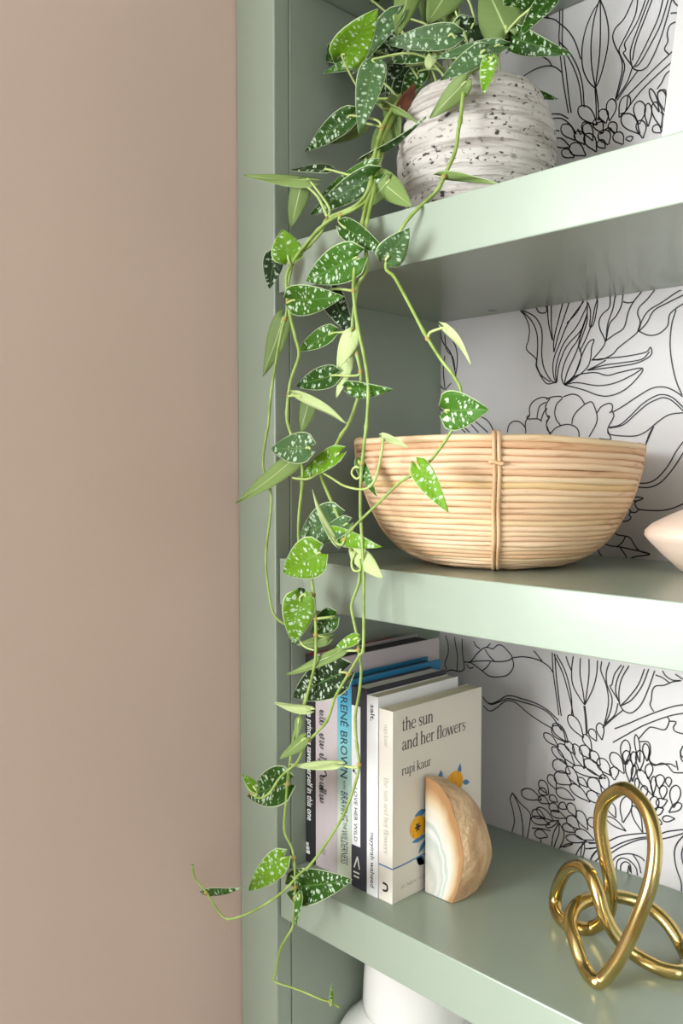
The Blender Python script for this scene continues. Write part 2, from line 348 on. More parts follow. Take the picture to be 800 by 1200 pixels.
tr(590, 850, .1625, [
 [(65,485),(48,530),(65,600),(78,690),(60,775)], [(65,485),(110,580),(135,690),(140,800)], [(65,485),(120,560),(190,630),(190,700),(170,820)],
 [(400,700),(360,780),(345,880)], [(400,700),(400,770),(380,830),(360,890)], [(400,700),(435,770),(430,830),(400,890)],
 [(595,835),(545,890),(520,940)], [(570,840),(560,900),(555,950)], [(580,840),(585,890),(570,955)], [(590,840),(680,850)], [(590,890),(680,880)], [(685,890),(650,930),(625,970)], [(410,880),(460,855),(500,855),(430,880)], [(205,740),(270,745),(340,760)], [(270,820),(270,860)]],
 [(440,110,360,10,60),(385,145,295,60,40),(445,270,355,160,40),(500,270,400,140,55),(510,200,450,120,40),(575,295,510,140,45),(630,170,580,70,40),(620,230,560,150,55),(665,105,625,30,40),(690,280,630,190,50),(720,370,590,250,60),(715,230,680,150,40),(755,350,700,250,55),(770,130,765,30,55),(800,250,770,150,50),
  (470,340,365,260,70),(480,420,375,350,75),(540,430,460,300,50),(690,375,505,300,45),(600,440,540,380,35),(700,490,620,385,65),(500,530,385,465,55),(610,540,485,430,50),(690,560,610,480,55),(260,530,135,475,60),(320,490,265,400,45),(310,500,260,460,40),(375,450,330,360,45),(320,560,255,520,40),(385,550,335,510,35),(395,620,335,570,45),(450,600,405,565,40),(520,650,470,565,45),(290,665,210,620,50),(350,680,245,600,45),(440,665,345,625,40),(320,710,205,670,45),(390,690,310,730,30),(540,740,465,660,55),(600,740,535,620,50),(510,765,430,720,45),(640,820,520,765,55),(580,835,455,805,45),(660,740,620,670,45),(310,800,230,770,50)])
tr(690, 880, .1418, [
 [(500,0),(500,80),(540,120),(600,100),(650,120),(690,170),(720,180),(790,180)], [(755,0),(760,60),(776,90)], [(720,80),(735,160)],
 [(165,745),(240,710),(340,690),(470,680),(570,690),(650,665),(790,648)], [(175,810),(270,760),(380,725),(475,710)], [(180,845),(270,790),(390,740),(475,725),(575,730),(660,715),(790,678)],
 [(185,920),(230,870),(300,850),(370,855),(430,880),(460,910)], [(225,980),(235,910),(280,885),(340,910),(390,970),(400,1030)], [(260,990),(265,940),(300,915),(340,940),(350,1010)], [(320,1010),(330,945),(340,1000)], [(360,850),(410,930),(430,1010)],
 [(790,690),(730,760),(705,840),(720,960),(760,1080),(765,1160)], [(785,770),(765,860),(785,960)], [(0,765),(70,760)], [(0,810),(80,795)], [(75,810),(30,860),(10,905)], [(95,870),(50,915)]],
 [(75,120,20,10,60),(175,190,80,70,70),(95,215,0,100,50),(210,230,205,135,60),(280,170,190,20,70),(310,100,310,0,50),(335,240,330,80,50),(370,120,370,10,40),(420,150,420,0,55),(360,240,375,120,30),(520,350,410,160,60),(490,220,500,110,50),(530,350,535,215,35),(580,300,590,200,60),(610,390,615,290,50),(660,290,655,220,40),(700,450,720,290,70),(640,410,560,440,60),(540,500,540,380,60),(610,480,545,510,50),(670,500,760,440,50),(600,600,550,580,40),(700,560,610,560,40),(285,570,320,380,75),(215,540,165,430,50),(435,650,365,460,50),(290,650,150,550,40),(400,320,395,230,30),(460,380,455,290,45),(100,350,10,230,60),(150,330,110,200,60)])
pr = MB()
for ln in TR:
    c = catmull(ln, 4)
    for dx in (0, .338, .676):          # the pattern goes on to the right of the frame
        q = [Vector((p.x + dx, p.y)) for p in c]
        if max(p.x for p in q) > XR - .002 or min(p.x for p in q) < -.002: continue
        pr.ribbon(q, .00145, lambda p: (p.x, D - .0004, p.y))
tag(pr.build('printed_floral_line_art', M['ink'], wb), 'fine black line drawing of flowers and leaves on white wallpaper', kind='stuff')

# ------------------------------------------------------------------ built-in bookcase
bc = thing('built_in_bookcase', 'sage green painted built-in bookcase with thick shelves beside beige wall', 'bookcase', (0.43, 0.13, 0))
GAP = .0012
def shelf(z, y1=D - .001):
    return box('shelf', M['sage'], (GAP, XR - GAP, 0, y1, z - T, z), bc, .0012)
for z in (ZL, ZB, ZM, ZT, ZU): sh = shelf(z)
box('face_frame_stile', M['sage_side'], (-.0640, 0, -.0042, .0165, 0, 2.38), bc, .0015)
box('side_panel', M['sage_side'], (-.0560, .0006, .0173, D + .03, 0, 2.38), bc, .0006)
box('face_frame_stile', M['sage_side'], (XR, XR + .0650, -.0042, .0165, 0, 2.38), bc, .0015)
box('side_panel', M['sage_side'], (XR + .0006, XR + .0560, .0198, D + .03, 0, 2.38), bc, .0006)
box('header_panel', M['sage_side'], (0.0005, XR - .0005, .0, .019, 2.25, 2.38), bc, .001)
box('top_panel', M['sage_side'], (0.0005, XR - .0005, .0195, D - .001, 2.30, 2.33), bc)
p = on_z(577, 364, ZT - T)
sc_ = MB(); sc_.lathe([(.0005, -.0016), (.0042, -.0014), (.0058, -.0004), (.006, .0002)], (p.x, p.y, ZT - T), 20)
sc_.build('screw_cap', mat('screw_cap_metal', rgb(150, 155, 148), .35, .6), bc)
adopt(bc)

# ------------------------------------------------------------------ reed bowl
def reed_material():
    m = mat('rattan_reed', rgb(222, 176, 124), .5, bump=((40, 40, 900), .3, .001))
    nt = m.node_tree; N = nt.nodes; L = nt.links; b = N['Principled BSDF']
    oi = N.new('ShaderNodeObjectInfo'); tc = N.new('ShaderNodeTexCoord')
    r = N.new('ShaderNodeValToRGB'); e = r.color_ramp.elements
    e[0].color = rgb(226, 184, 150); e[1].color = rgb(226, 192, 140)
    for pos, c in ((.3, rgb(232, 200, 164)), (.55, rgb(216, 172, 132)), (.8, rgb(234, 206, 168))):
        k = e.new(pos); k.color = c
    L.new(oi.outputs['Random'], r.inputs[0])
    mp = N.new('ShaderNodeMapping'); mp.inputs['Scale'].default_value = (22, 22, 160)
    n = N.new('ShaderNodeTexNoise'); n.inputs['Scale'].default_value = 1; n.inputs['Detail'].default_value = 4
    va = N.new('ShaderNodeVectorMath'); va.operation = 'ADD'
    L.new(tc.outputs['Object'], mp.inputs[0]); L.new(mp.outputs[0], va.inputs[0]); L.new(oi.outputs['Random'], va.inputs[1]); L.new(va.outputs[0], n.inputs['Vector'])
    cr = N.new('ShaderNodeValToRGB'); cr.color_ramp.elements[0].position = .60; cr.color_ramp.elements[1].position = .85
    L.new(n.outputs['Fac'], cr.inputs[0])
    mx = N.new('ShaderNodeMix'); mx.data_type = 'RGBA'; mx.inputs[7].default_value = rgb(172, 112, 66)
    L.new(cr.outputs[0], mx.inputs[0]); L.new(r.outputs[0], mx.inputs[6]); L.new(mx.outputs[2], b.inputs['Base Color'])
    return m
M['reed'] = reed_material()
M['reed_bind'] = mat('rattan_binding', rgb(226, 190, 148), .45, vary=(rgb(198, 152, 108), (40, 40, 40), .45, .75))
M['reed_core'] = mat('rattan_inner_core', rgb(120, 78, 44), .8)
BC = Vector((0.1945, 0.1215, ZM))
bowl = thing('reed_bowl', 'large round coiled rattan bowl with stitched binding on middle shelf', 'bowl', BC)
prof = [(.045, .0035), (.060, .0040), (.075, .0080), (.0885, .0150), (.100, .0240), (.1105, .0360), (.1180, .0490), (.1250, .0635), (.1305, .0785), (.1350, .0955), (.1378, .1110), (.1388, .1240)]
pc = catmull([(a, b, 0) for a, b in prof], 10)
cum = [0]
for i in range(1, len(pc)): cum.append(cum[-1] + (pc[i] - pc[i - 1]).length)
NR = 29
def prof_at(s):
    s = max(0, min(cum[-1], s))
    for i in range(1, len(pc)):
        if cum[i] >= s:
            f = (s - cum[i - 1]) / max(1e-9, cum[i] - cum[i - 1]); return pc[i - 1].lerp(pc[i], f)
    return pc[-1]
def bowl_dip(a):
    c = math.cos(a - math.radians(46)); return -.0035 * c - .0035 * c * c
SEAM = [math.radians(-54 + k * 90) for k in range(4)]
pitch = cum[-1] / NR
for k in range(NR):
    s = (k + .5) * pitch; q = prof_at(s); m = MB(); P = []; R = []
    n = 56; ph = random.random() * 9
    for i in range(n):
        a = 2 * math.pi * i / n
        w1 = noise.noise(Vector((math.cos(a) * 3, math.sin(a) * 3, k * 3.7))); w2 = noise.noise(Vector((math.cos(a) * 2.2 + 9, math.sin(a) * 2.2, k * 5.1)))
        rr = q.x + .0011 * w1; zz = q.y + .0012 * w2 + bowl_dip(a) * q.y / .1265
        P.append(BC + Vector((rr * math.cos(a), rr * math.sin(a), zz)))
        R.append(pitch * .55 * (1 + .13 * noise.noise(Vector((math.cos(a) * 4, math.sin(a) * 4, k * 2.3 + 40)))))
    m.tube(P, R, 8, True); m.build('reed', M['reed'], bowl)
m = MB()
m.lathe([(max(.001, a - .0022), b) for a, b in [(.002, .0030)] + prof], BC, 56, lambda r, z, a: (r, z + bowl_dip(a) * z / .1265)); m.build('inner_core', M['reed_core'], bowl)
for a0 in SEAM:
    for da, off in ((-.0165, .0058), (.0165, .0058)):
        P = []
        for i in range(26):
            q = prof_at(cum[-1] * i / 25); aa = a0 + da * (.1 / max(.05, q.x)) * 1.25 + .0025 * math.sin(i * .7)
            nx = prof_at(cum[-1] * min(25, i + 1) / 25) - prof_at(cum[-1] * max(0, i - 1) / 25); nn = Vector((nx.y, -nx.x, 0)).normalized()
            rr = q.x + nn.x * .0036; zz = max(.0020, q.y + nn.y * .0036)
            P.append(BC + Vector((rr * math.cos(aa), rr * math.sin(aa), zz + bowl_dip(aa) * q.y / .1265)))
        q = prof_at(cum[-1]); tz = BC.z + q.y + .0026 + bowl_dip(a0)   # over the rim and down inside
        for rr, dz in ((q.x + .0005, -.0008), (q.x - .0035, -.0022), (q.x - .0050, -.022)): P.append(Vector((BC.x + rr * math.cos(aa), BC.y + rr * math.sin(aa), tz + dz)))
        m = MB(); m.tube(catmull(P, 2), .0019, 6); m.build('binding_strip', M['reed_bind'], bowl)
    q = prof_at(cum[-1] * .86); P = []
    for i in range(7):
        aa = a0 + (-.045 + .09 * i / 6); P.append(BC + Vector(((q.x + .0056) * math.cos(aa), (q.x + .0056) * math.sin(aa), q.y + .001 * math.sin(i))))
    m = MB(); m.tube(P, .0018, 6); m.build('binding_knot', M['reed_bind'], bowl)
adopt(bowl)

# ------------------------------------------------------------------ pale wooden vessel at the right edge
WC = Vector((0.391, 0.181, ZM))
v = MB(); v.lathe([(.001, 0), (.022, .0005), (.030, .004), (.046, .019), (.0575, .031), (.0605, .0352), (.0600, .0395), (.054, .0455), (.038, .054), (.022, .061), (.0165, .0665), (.0160, .074), (.0185, .078), (.0165, .0785), (.012, .073), (.011, .05), (.001, .045)], WC, 56)
o = v.build('bud_vase', mat('pale_maple', rgb(218, 194, 176), .42, vary=(rgb(206, 178, 158), (12, 12, 120), .4, .7)))
tag(o, 'pale pinkish wooden vase with pointed rim at right edge, beside rattan bowl', 'vase')

# ------------------------------------------------------------------ white leaning frame on the top shelf
fr = thing('picture_frame', 'white picture frame leaning at the right end of top shelf', 'picture frame', (0.43, .19, ZT))
def lean(x, h, t):                      # board coordinates -> leaning board
    a = math.atan2(.055, .25); y = .190 + h * math.sin(a) - t * math.cos(a); z = ZT + .0008 + h * math.cos(a) + t * math.sin(a)
    return (x, y, z)
FX0, FX1, FH = .3305, .535, .236
M['frame_white'] = mat('white_lacquer', rgb(206, 203, 199), .4)
def lboard(name, m_, x0, x1, h0, h1, t0, t1, par):
    b = MB(); vs = [lean(x, h, t) for t in (t0, t1) for (x, h) in ((x0, h0), (x1, h0), (x1, h1), (x0, h1))]
    b.add(vs, [(0, 3, 2, 1), (4, 5, 6, 7), (0, 1, 5, 4), (1, 2, 6, 5), (2, 3, 7, 6), (3, 0, 4, 7)]); return b.build(name, m_, par, .0008)
fb = .022
for (x0, x1, h0, h1) in ((FX0, FX0 + fb, 0, FH), (FX1 - fb, FX1, 0, FH), (FX0 + fb, FX1 - fb, 0, fb), (FX0 + fb, FX1 - fb, FH - fb, FH)):
    lboard('frame_rail', M['frame_white'], x0, x1, h0, h1, .002, .018, fr)
lboard('mat_board', mat('mat_board_card', rgb(200, 198, 194), .8), FX0 + fb * .9, FX1 - fb * .9, fb * .9, FH - fb * .9, .003, .007, fr)
adopt(fr)

# ------------------------------------------------------------------ white jar on the lower shelf
JC = Vector((0.086, 0.128, ZL))
jar = thing('ceramic_jar', 'glossy white ceramic jar with wide neck on lowest shelf', 'jar', JC)
M['white_glaze'] = mat('white_glaze', rgb(236, 235, 230), .12, coat=.4)
v = MB(); v.lathe([(.002, 0), (.062, .0004), (.068, .004), (.085, .03), (.101, .065), (.1045, .09), (.099, .115), (.084, .138), (.069, .150), (.0605, .1575), (.0585, .162)], JC, 72); v.v = [(a, b_, ZL + (c - ZL) * 1.075) for a, b_, c in v.v]; v.build('body', M['white_glaze'], jar)
v = MB(); v.lathe([(.0565, .160), (.0600, .1635), (.0605, .172), (.0590, .200), (.0570, .222), (.0545, .2285), (.0505, .2290), (.0480, .224), (.0470, .19), (.0440, .16), (.002, .155)], JC, 72); v.v = [(a, b_, ZL + (c - ZL) * 1.075) for a, b_, c in v.v]; v.build('neck', M['white_glaze'], jar)
adopt(jar)

# ------------------------------------------------------------------ brass knot sculpture
KN = [(735,925,.092),(757,948,.083),(767,985,.073),(763,1030,.064),(748,1075,.058),(728,1118,.054),(708,1146,.053),(697,1149,.055),(684,1132,.060),(674,1105,.068),(668,1080,.080),(675,1062,.094),(692,1053,.112),(720,1050,.136),
      (753,1059,.152),(780,1080,.155),(799,1110,.150),(806,1130,.140),(798,1139,.128),(774,1135,.113),(746,1120,.104),(724,1099,.096),(708,1072,.090),(699,1043,.092),(689,1021,.100),(676,1014,.112),(662,1022,.126),(652,1045,.138),(651,1065,.139),(660,1080,.135),(675,1087,.133),(693,1087,.130),(708,1078,.125),(715,1060,.120),(714,1030,.115),(708,1000,.112),(703,968,.109),(706,943,.105),(718,929,.099)]
KP = []
for (u, v_, y) in KN:
    q = at(u, v_, y)
    if q.z < ZB + .0066: q = on_z(u, v_, ZB + .0066)
    KP.append(q)
m = MB(); m.tube(catmull(KP, 6, True), .0062, 14, True)
M['brass'] = mat('polished_brass', rgb(220, 197, 136), .18, 1.0, bump=((60, 60, 60), .12, .001), vary=(rgb(202, 172, 104), (30, 30, 30), .4, .7))
tag(m.build('knot_sculpture', M['brass']), 'brass tube bent into a looped knot on bottom shelf', 'sculpture')

# ------------------------------------------------------------------ lettering
SER = {
 't': ([([(.25,1.3),(.25,.2),(.34,.03),(.55,.06)],[.1,.17,.13,.05]),([(.04,.96),(.52,.96)],.07)],.60),
 'h': ([([(.2,1.55),(.2,0)],.17),([(.02,.03),(.40,.03)],.06),([(.02,1.5),(.2,1.54)],.06),([(.2,.72),(.38,.93),(.6,.96),(.74,.75),(.74,0)],[.06,.09,.12,.17,.17]),([(.56,.03),(.94,.03)],.06)],.98),
 'n': ([([(.2,1.),(.2,0)],.17),([(.02,.03),(.40,.03)],.06),([(.02,.95),(.2,.99)],.06),([(.2,.72),(.38,.93),(.6,.96),(.74,.75),(.74,0)],[.06,.09,.12,.17,.17]),([(.56,.03),(.94,.03)],.06)],.98),
 'e': ([([(.12,.58),(.78,.58)],.06),([(.78,.58),(.7,.88),(.46,.98),(.2,.8),(.1,.5),(.2,.15),(.46,.02),(.7,.1),(.8,.24)],[.13,.1,.07,.12,.17,.14,.09,.07,.04])],.88),
 's': ([([(.6,.78),(.5,.94),(.33,.98),(.16,.86),(.18,.68),(.38,.52),(.57,.36),(.58,.15),(.4,.02),(.2,.05),(.07,.24)],[.05,.07,.09,.12,.14,.17,.14,.12,.09,.07,.05])],.70),
 'u': ([([(.02,.96),(.2,.96)],.06),([(.2,1.),(.2,.3),(.3,.07),(.5,.05),(.72,.25)],[.17,.17,.13,.1,.06]),([(.76,1.),(.76,0)],.17),([(.57,.96),(.76,.96)],.06),([(.76,.03),(.96,.05)],.06)],1.0),
 'a': ([([(.13,.72),(.22,.93),(.42,.98),(.6,.86),(.62,.6),(.62,.15),(.72,.03),(.86,.08)],[.13,.1,.07,.12,.17,.17,.1,.05]),([(.62,.58),(.36,.5),(.15,.36),(.13,.14),(.28,.03),(.48,.1),(.62,.25)],[.06,.07,.12,.15,.1,.07,.05])],.86),
 'd': ([([(.72,.8),(.5,.98),(.24,.84),(.12,.48),(.2,.14),(.42,.03),(.62,.1),(.72,.25)],[.06,.07,.13,.17,.14,.08,.07,.06]),([(.76,1.55),(.76,0)],.17),([(.56,1.52),(.76,1.54)],.06),([(.76,.03),(.96,.05)],.06)],1.0),
 'r': ([([(.2,1.),(.2,0)],.17),([(.02,.03),(.44,.03)],.06),([(.02,.95),(.2,.99)],.06),([(.2,.7),(.35,.93),(.5,.97),(.6,.9)],[.06,.08,.12,.14])],.66),
 'f': ([([(.62,1.42),(.5,1.53),(.33,1.46),(.25,1.2),(.25,0)],[.1,.08,.1,.17,.17]),([(.02,.96),(.52,.96)],.07),([(.05,.03),(.48,.03)],.06)],.58),
 'l': ([([(.22,1.55),(.22,0)],.17),([(.02,1.5),(.22,1.54)],.06),([(.02,.03),(.42,.03)],.06)],.46),
 'o': ([([(.48,.98),(.2,.84),(.11,.5),(.2,.14),(.48,.02),(.76,.14),(.85,.5),(.76,.84),(.48,.98)],[.06,.12,.17,.12,.06,.12,.17,.12,.06])],.96),
 'w': ([([(.1,1.),(.4,0)],.17),([(.4,0),(.66,.97)],.06),([(.66,1.),(.96,0)],.17),([(.96,0),(1.22,.97)],.06),([(-.02,.97),(.26,.97)],.06),([(.52,.97),(.8,.97)],.06),([(1.08,.97),(1.36,.97)],.06)],1.34),
 'p': ([([(.2,1.),(.2,-.5)],.17),([(.02,-.48),(.42,-.48)],.06),([(.02,.95),(.2,.99)],.06),([(.2,.75),(.42,.97),(.7,.86),(.82,.5),(.7,.14),(.45,.03),(.2,.2)],[.06,.08,.13,.17,.13,.08,.06])],.95),
 'i': ([([(.22,1.),(.22,0)],.17),([(.02,.95),(.22,.99)],.06),([(.02,.03),(.42,.03)],.06),([(.14,1.36),(.3,1.36)],.17)],.46),
 'k': ([([(.2,1.55),(.2,0)],.17),([(.02,1.5),(.2,1.54)],.06),([(.02,.03),(.4,.03)],.06),([(.2,.42),(.68,.95)],.07),([(.36,.58),(.82,.02)],.16),([(.55,.97),(.86,.97)],.06),([(.65,.03),(.96,.03)],.06)],.94)}
def serif(mb, text, org, right, up, out, xh, off=.0003):
    x = 0
    for ch in text:
        if ch == ' ': x += .42; continue
        strokes, adv = SER[ch]
        for pts, wd in strokes:
            P = [Vector(q) for q in pts]
            if len(P) > 2:
                n = 4; Wd = wd if isinstance(wd, list) else [wd] * len(P); C = catmull(P, n)
                ww = [Wd[min(len(Wd) - 1, i // n)] * (1 - (i % n) / n) + Wd[min(len(Wd) - 1, i // n + 1)] * ((i % n) / n) for i in range(len(C))]
            else: C, ww = P, wd
            mb.ribbon(C, ww, lambda q, x=x: org + right * ((q.x + x) * xh) + up * (q.y * xh) + out * off)
        x += adv
    return x * xh
def sans(mb, text, org, right, up, out, size, length=None, shear=0., bold=0., off=.0003):
    c = bpy.data.curves.new('lettering', 'FONT'); c.body = text; c.size = 1.0; c.shear = shear; c.offset = bold; c.resolution_u = 2
    o = bpy.data.objects.new('lettering', c); COL.objects.link(o)
    dg = bpy.context.evaluated_depsgraph_get(); me = o.evaluated_get(dg).to_mesh()
    vs = [v.co.copy() for v in me.vertices]; fs = [tuple(p.vertices) for p in me.polygons]
    w0 = max(v.x for v in vs) - min(v.x for v in vs); x0 = min(v.x for v in vs)
    sx = size if length is None else length / w0
    o.evaluated_get(dg).to_mesh_clear(); bpy.data.objects.remove(o); bpy.data.curves.remove(c)
    mb.add([org + right * ((v.x - x0) * sx) + up * (v.y * size) + out * off for v in vs], fs)
RX, RY, RZ = Vector((1, 0, 0)), Vector((0, 1, 0)), Vector((0, 0, 1))
SP = dict(right=-RZ, up=RX, out=-RY)     # spine lettering runs downwards

# ------------------------------------------------------------------ books
M['page'] = mat('book_pages', rgb(226, 218, 190), .8, bump=((900, 4, 4), .5, .001))
M['page_white'] = mat('book_pages_white', rgb(214, 212, 202), .8, bump=((900, 4, 4), .5, .001))
M['black_print'] = mat('print_black', rgb(36, 34, 36), .6); M['white_print'] = mat('print_white', rgb(238, 236, 232), .6)
M['grey_print'] = mat('print_grey', rgb(178, 172, 158), .6); M['slate_print'] = mat('print_slate', rgb(40, 62, 76), .6)
M['blue_print'] = mat('print_blue', rgb(72, 128, 172), .6); M['blue_print2'] = mat('print_light_blue', rgb(112, 160, 196), .6); M['yellow_print'] = mat('print_yellow', rgb(238, 172, 26), .6, vary=(rgb(214, 140, 16), (600, 600, 60), .5, .7))
def book(label, x0, x1, y0, y1, h, cov, page, ct=.0006, inset=.0012, hard=False, front_mat=None, edge=None):
    b = thing('book', label, 'book', ((x0 + x1) / 2, (y0 + y1) / 2, ZB), 'books in the row on the bottom shelf')
    if hard: ct, inset = .0024, .0040
    m = MB(); m.box(x0, x1, y0, y0 + ct * 1.2, ZB, ZB + h); m.build('spine', cov, b, .0006)
    m = MB(); m.box(x1 - ct, x1, y0 + ct, y1, ZB, ZB + h); m.build('front_cover', front_mat or cov, b, .0003)
    m = MB(); m.box(x0, x0 + ct, y0 + ct, y1, ZB, ZB + h); m.build('back_cover', cov, b, .0003)
    m = MB(); m.box(x0 + ct, x1 - ct, y0 + ct * 1.2, y1 - inset, ZB + inset * .6, ZB + h - inset); m.build('page_block', page, b)
    return b
M['black_cover'] = mat('black_matte_cover', rgb(40, 37, 41), .5)
M['red_page'] = mat('red_page_edges', rgb(200, 26, 46), .6)
M['mauve_cover'] = mat('pale_mauve_cover', rgb(206, 194, 196), .5)
M['dark_page'] = mat('dark_page_edges', rgb(60, 52, 58), .7)
def gradient_cover():
    m = mat('teal_fading_cover', rgb(30, 120, 170), .4); nt = m.node_tree; N = nt.nodes; L = nt.links
    tc = N.new('ShaderNodeTexCoord'); s = N.new('ShaderNodeSeparateXYZ'); L.new(tc.outputs['Object'], s.inputs[0])
    mr = N.new('ShaderNodeMapRange'); mr.inputs[1].default_value = ZB; mr.inputs[2].default_value = ZB + .218; L.new(s.outputs[2], mr.inputs[0])
    r = N.new('ShaderNodeValToRGB'); e = r.color_ramp.elements
    e[0].position = 0; e[0].color = rgb(222, 228, 208); e[1].position = 1; e[1].color = rgb(38, 132, 178)
    for p_, c in ((.3, rgb(210, 222, 206)), (.55, rgb(160, 204, 194)), (.75, rgb(112, 188, 200)), (.93, rgb(70, 160, 198))): k = e.new(p_); k.color = c
    L.new(mr.outputs[0], r.inputs[0]); L.new(r.outputs[0], N['Principled BSDF'].inputs['Base Color']); return m
M['teal_cover'] = gradient_cover(); M['teal_board'] = mat('deep_teal_board', rgb(34, 124, 170), .45)
M['navy_cover'] = mat('charcoal_navy_cover', rgb(56, 56, 66), .45)
M['white_cover'] = mat('white_cover', rgb(240, 239, 240), .4)
M['cream_cover'] = mat('cream_cover', rgb(228, 221, 208), .5)

# black book
b1 = book('black book with red top edge and white spine lettering, leftmost in the row', -.0070, .0150, .038, .178, .2340, M['black_cover'], M['red_page'], inset=.0004)
m = MB(); sans(m, 'the princess saves herself in this one', Vector((.0035, .038, ZB + .176)), size=.0120, length=.128, bold=.02, shear=.1, **SP); m.build('title_lettering', M['white_print'], b1)
m = MB(); sans(m, 'by', Vector((.0035, .038, ZB + .222)), size=.010, bold=.012, **SP); m.build('author_lettering', M['white_print'], b1)
m = MB(); 
for k in range(3): m.box(.0015, .0075 - .001 * k, .0374, .0379, ZB + .010 + k * .0045, ZB + .0135 + k * .0045)
m.build('publisher_mark', M['white_print'], b1); adopt(b1)
# mauve book
b2 = book('pale mauve book with black brush script spine, second from the left', .0160, .0520, .0385, .207, .2370, M['mauve_cover'], M['dark_page'], ct=.002, inset=.0035)
m = MB()
def brush(pts, wd):
    P = catmull([Vector(q) for q in pts], 5); n = len(P)
    m.ribbon(P, [wd * (.35 + .65 * abs(math.sin(1.1 + 5.1 * i / n))) for i in range(n)], lambda q: (.0160 + q.x, .0381, ZB + q.y))
for z0, seed in ((.176, 1), (.150, 2), (.128, 4), (.104, 5), (.090, 8)):     # five illegible cursive words
    rr = random.Random(seed); P = []
    for k in range(5):
        c0 = z0 - k * .0037; hgt = rr.choice((.004, .0045, .006, .0095)); P += [(.0085, c0), (.0085 + hgt, c0 - .0004), (.0088 + hgt * .6, c0 - .0018), (.0080 + rr.uniform(-.0015, .0003), c0 - .0012)]
    brush(P, .0011)
brush([(.019, .118), (.012, .113), (.004, .117), (.006, .121), (.013, .113), (.018, .106), (.012, .104)], .0018)
m.build('title_lettering', M['black_print'], b2)
m = MB(); sans(m, 'JEN Z', Vector((.0260, .0385, ZB + .096)), size=.0055, length=.017, **SP); m.build('author_lettering', M['grey_print'], b2)
m = MB(); m.box(.026, .032, .0379, .0384, ZB + .016, ZB + .023); m.build('publisher_mark', M['grey_print'], b2); adopt(b2)
# teal book
b3 = book('teal to mint hardcover book with capital spine lettering, third from the left', .0545, .0762, .0345, .181, .2185, M['teal_cover'], M['black_cover'], hard=True, front_mat=M['teal_board'])
m = MB(); sans(m, 'BRENÉ BROWN', Vector((.0600, .0345, ZB + .206)), size=.0148, length=.094, bold=.006, **SP); m.build('author_lettering', M['slate_print'], b3)
m = MB(); sans(m, 'PhD, LMSW', Vector((.0640, .0345, ZB + .109)), size=.0045, length=.009, **SP); m.build('credential_lettering', M['slate_print'], b3)
m = MB(); sans(m, 'BRAVING', Vector((.0608, .0345, ZB + .0970)), size=.0145, length=.0310, **SP); sans(m, 'THE', Vector((.0640, .0345, ZB + .0645)), size=.0075, length=.008, **SP); sans(m, 'WILDERNESS', Vector((.0608, .0345, ZB + .0555)), size=.0145, length=.0365, **SP); m.build('title_lettering', M['slate_print'], b3); adopt(b3)
# charcoal book
b4 = book('charcoal book with white label strip and arrow mark on spine, fourth from the left', .0770, .0995, .0335, .162, .2130, M['navy_cover'], M['page_white'], ct=.0022, inset=.0018)
m = MB(); m.box(.0778, .0905, .0331, .0334, ZB + .045, ZB + .193); m.build('spine_label', M['white_cover'], b4)
m = MB(); sans(m, 'LOVE HER WILD', Vector((.0818, .0331, ZB + .1065)), size=.0068, length=.057, **SP); m.build('title_lettering', M['black_print'], b4)
m = MB(); sans(m, 'ATTICUS', Vector((.0826, .0331, ZB + .184)), size=.0050, length=.030, **SP); m.build('author_lettering', M['grey_print'], b4)
m = MB(); m.ribbon([Vector((.0800, .1250)), Vector((.0888, .1185))], .0009, lambda q: (q.x, .0328, ZB + q.y)); m.ribbon([Vector((.0800, .1250)), Vector((.0822, .1234))], .0030, lambda q: (q.x, .0328, ZB + q.y)); m.build('arrow_mark', M['black_print'], b4)
m = MB()
for a_, c_ in (((.0815, .021), (.0865, .034)), ((.0865, .034), (.0895, .021)), ((.0805, .0165), (.0895, .0165)), ((.081, .012), (.089, .012))): m.ribbon([Vector(a_), Vector(c_)], .0018, lambda q: (q.x, .0331, ZB + q.y))
m.build('publisher_mark', M['white_print'], b4); adopt(b4)
# white book
b5 = book('plain white paperback with small black spine lettering, fifth from the left', .1005, .1160, .0325, .1625, .2080, M['white_cover'], M['page'])
m = MB(); sans(m, 'salt.', Vector((.1060, .0325, ZB + .199)), size=.0082, length=.017, bold=.006, **SP); m.build('title_lettering', M['black_print'], b5)
m = MB(); sans(m, 'nayyirah waheed', Vector((.1062, .0325, ZB + .0660)), size=.0082, length=.057, **SP); m.build('author_lettering', M['black_print'], b5); adopt(b5)
# cream book
X6 = .1356; Y6 = .0335
b6 = book('cream paperback with serif title and painted sunflowers on cover, rightmost in the row', .1168, X6, Y6, .1800, .1970, M['cream_cover'], M['page'])
CV = dict(right=RY, up=RZ, out=RX)
m = MB(); serif(m, 'the sun', Vector((X6, Y6 + .0135, ZB + .1745)), xh=.0088, **CV); serif(m, 'and her flowers', Vector((X6, Y6 + .0135, ZB + .1545)), xh=.0088, **CV); m.build('title_lettering', M['black_print'], b6)
m = MB(); serif(m, 'rupi kaur', Vector((X6, Y6 + .0135, ZB + .1290)), xh=.0066, **CV); m.build('author_lettering', M['black_print'], b6)
m = MB(); serif(m, 'rupi kaur', Vector((.1245, Y6, ZB + .182)), xh=.0032, **SP); m.build('spine_author_lettering', M['grey_print'], b6)
m = MB(); serif(m, 'the sun and her flowers', Vector((.1240, Y6, ZB + .128)), xh=.0044, **SP); m.build('spine_title_lettering', M['grey_print'], b6)
m = MB(); m.ribbon(catmull([Vector(q) for q in ((.1225, .0185), (.1280, .0180), (.1290, .0140), (.1270, .0115), (.1225, .0110))], 4), .0022, lambda q: (q.x, Y6 - .0003, ZB + q.y)); m.build('publisher_mark', M['black_print'], b6)
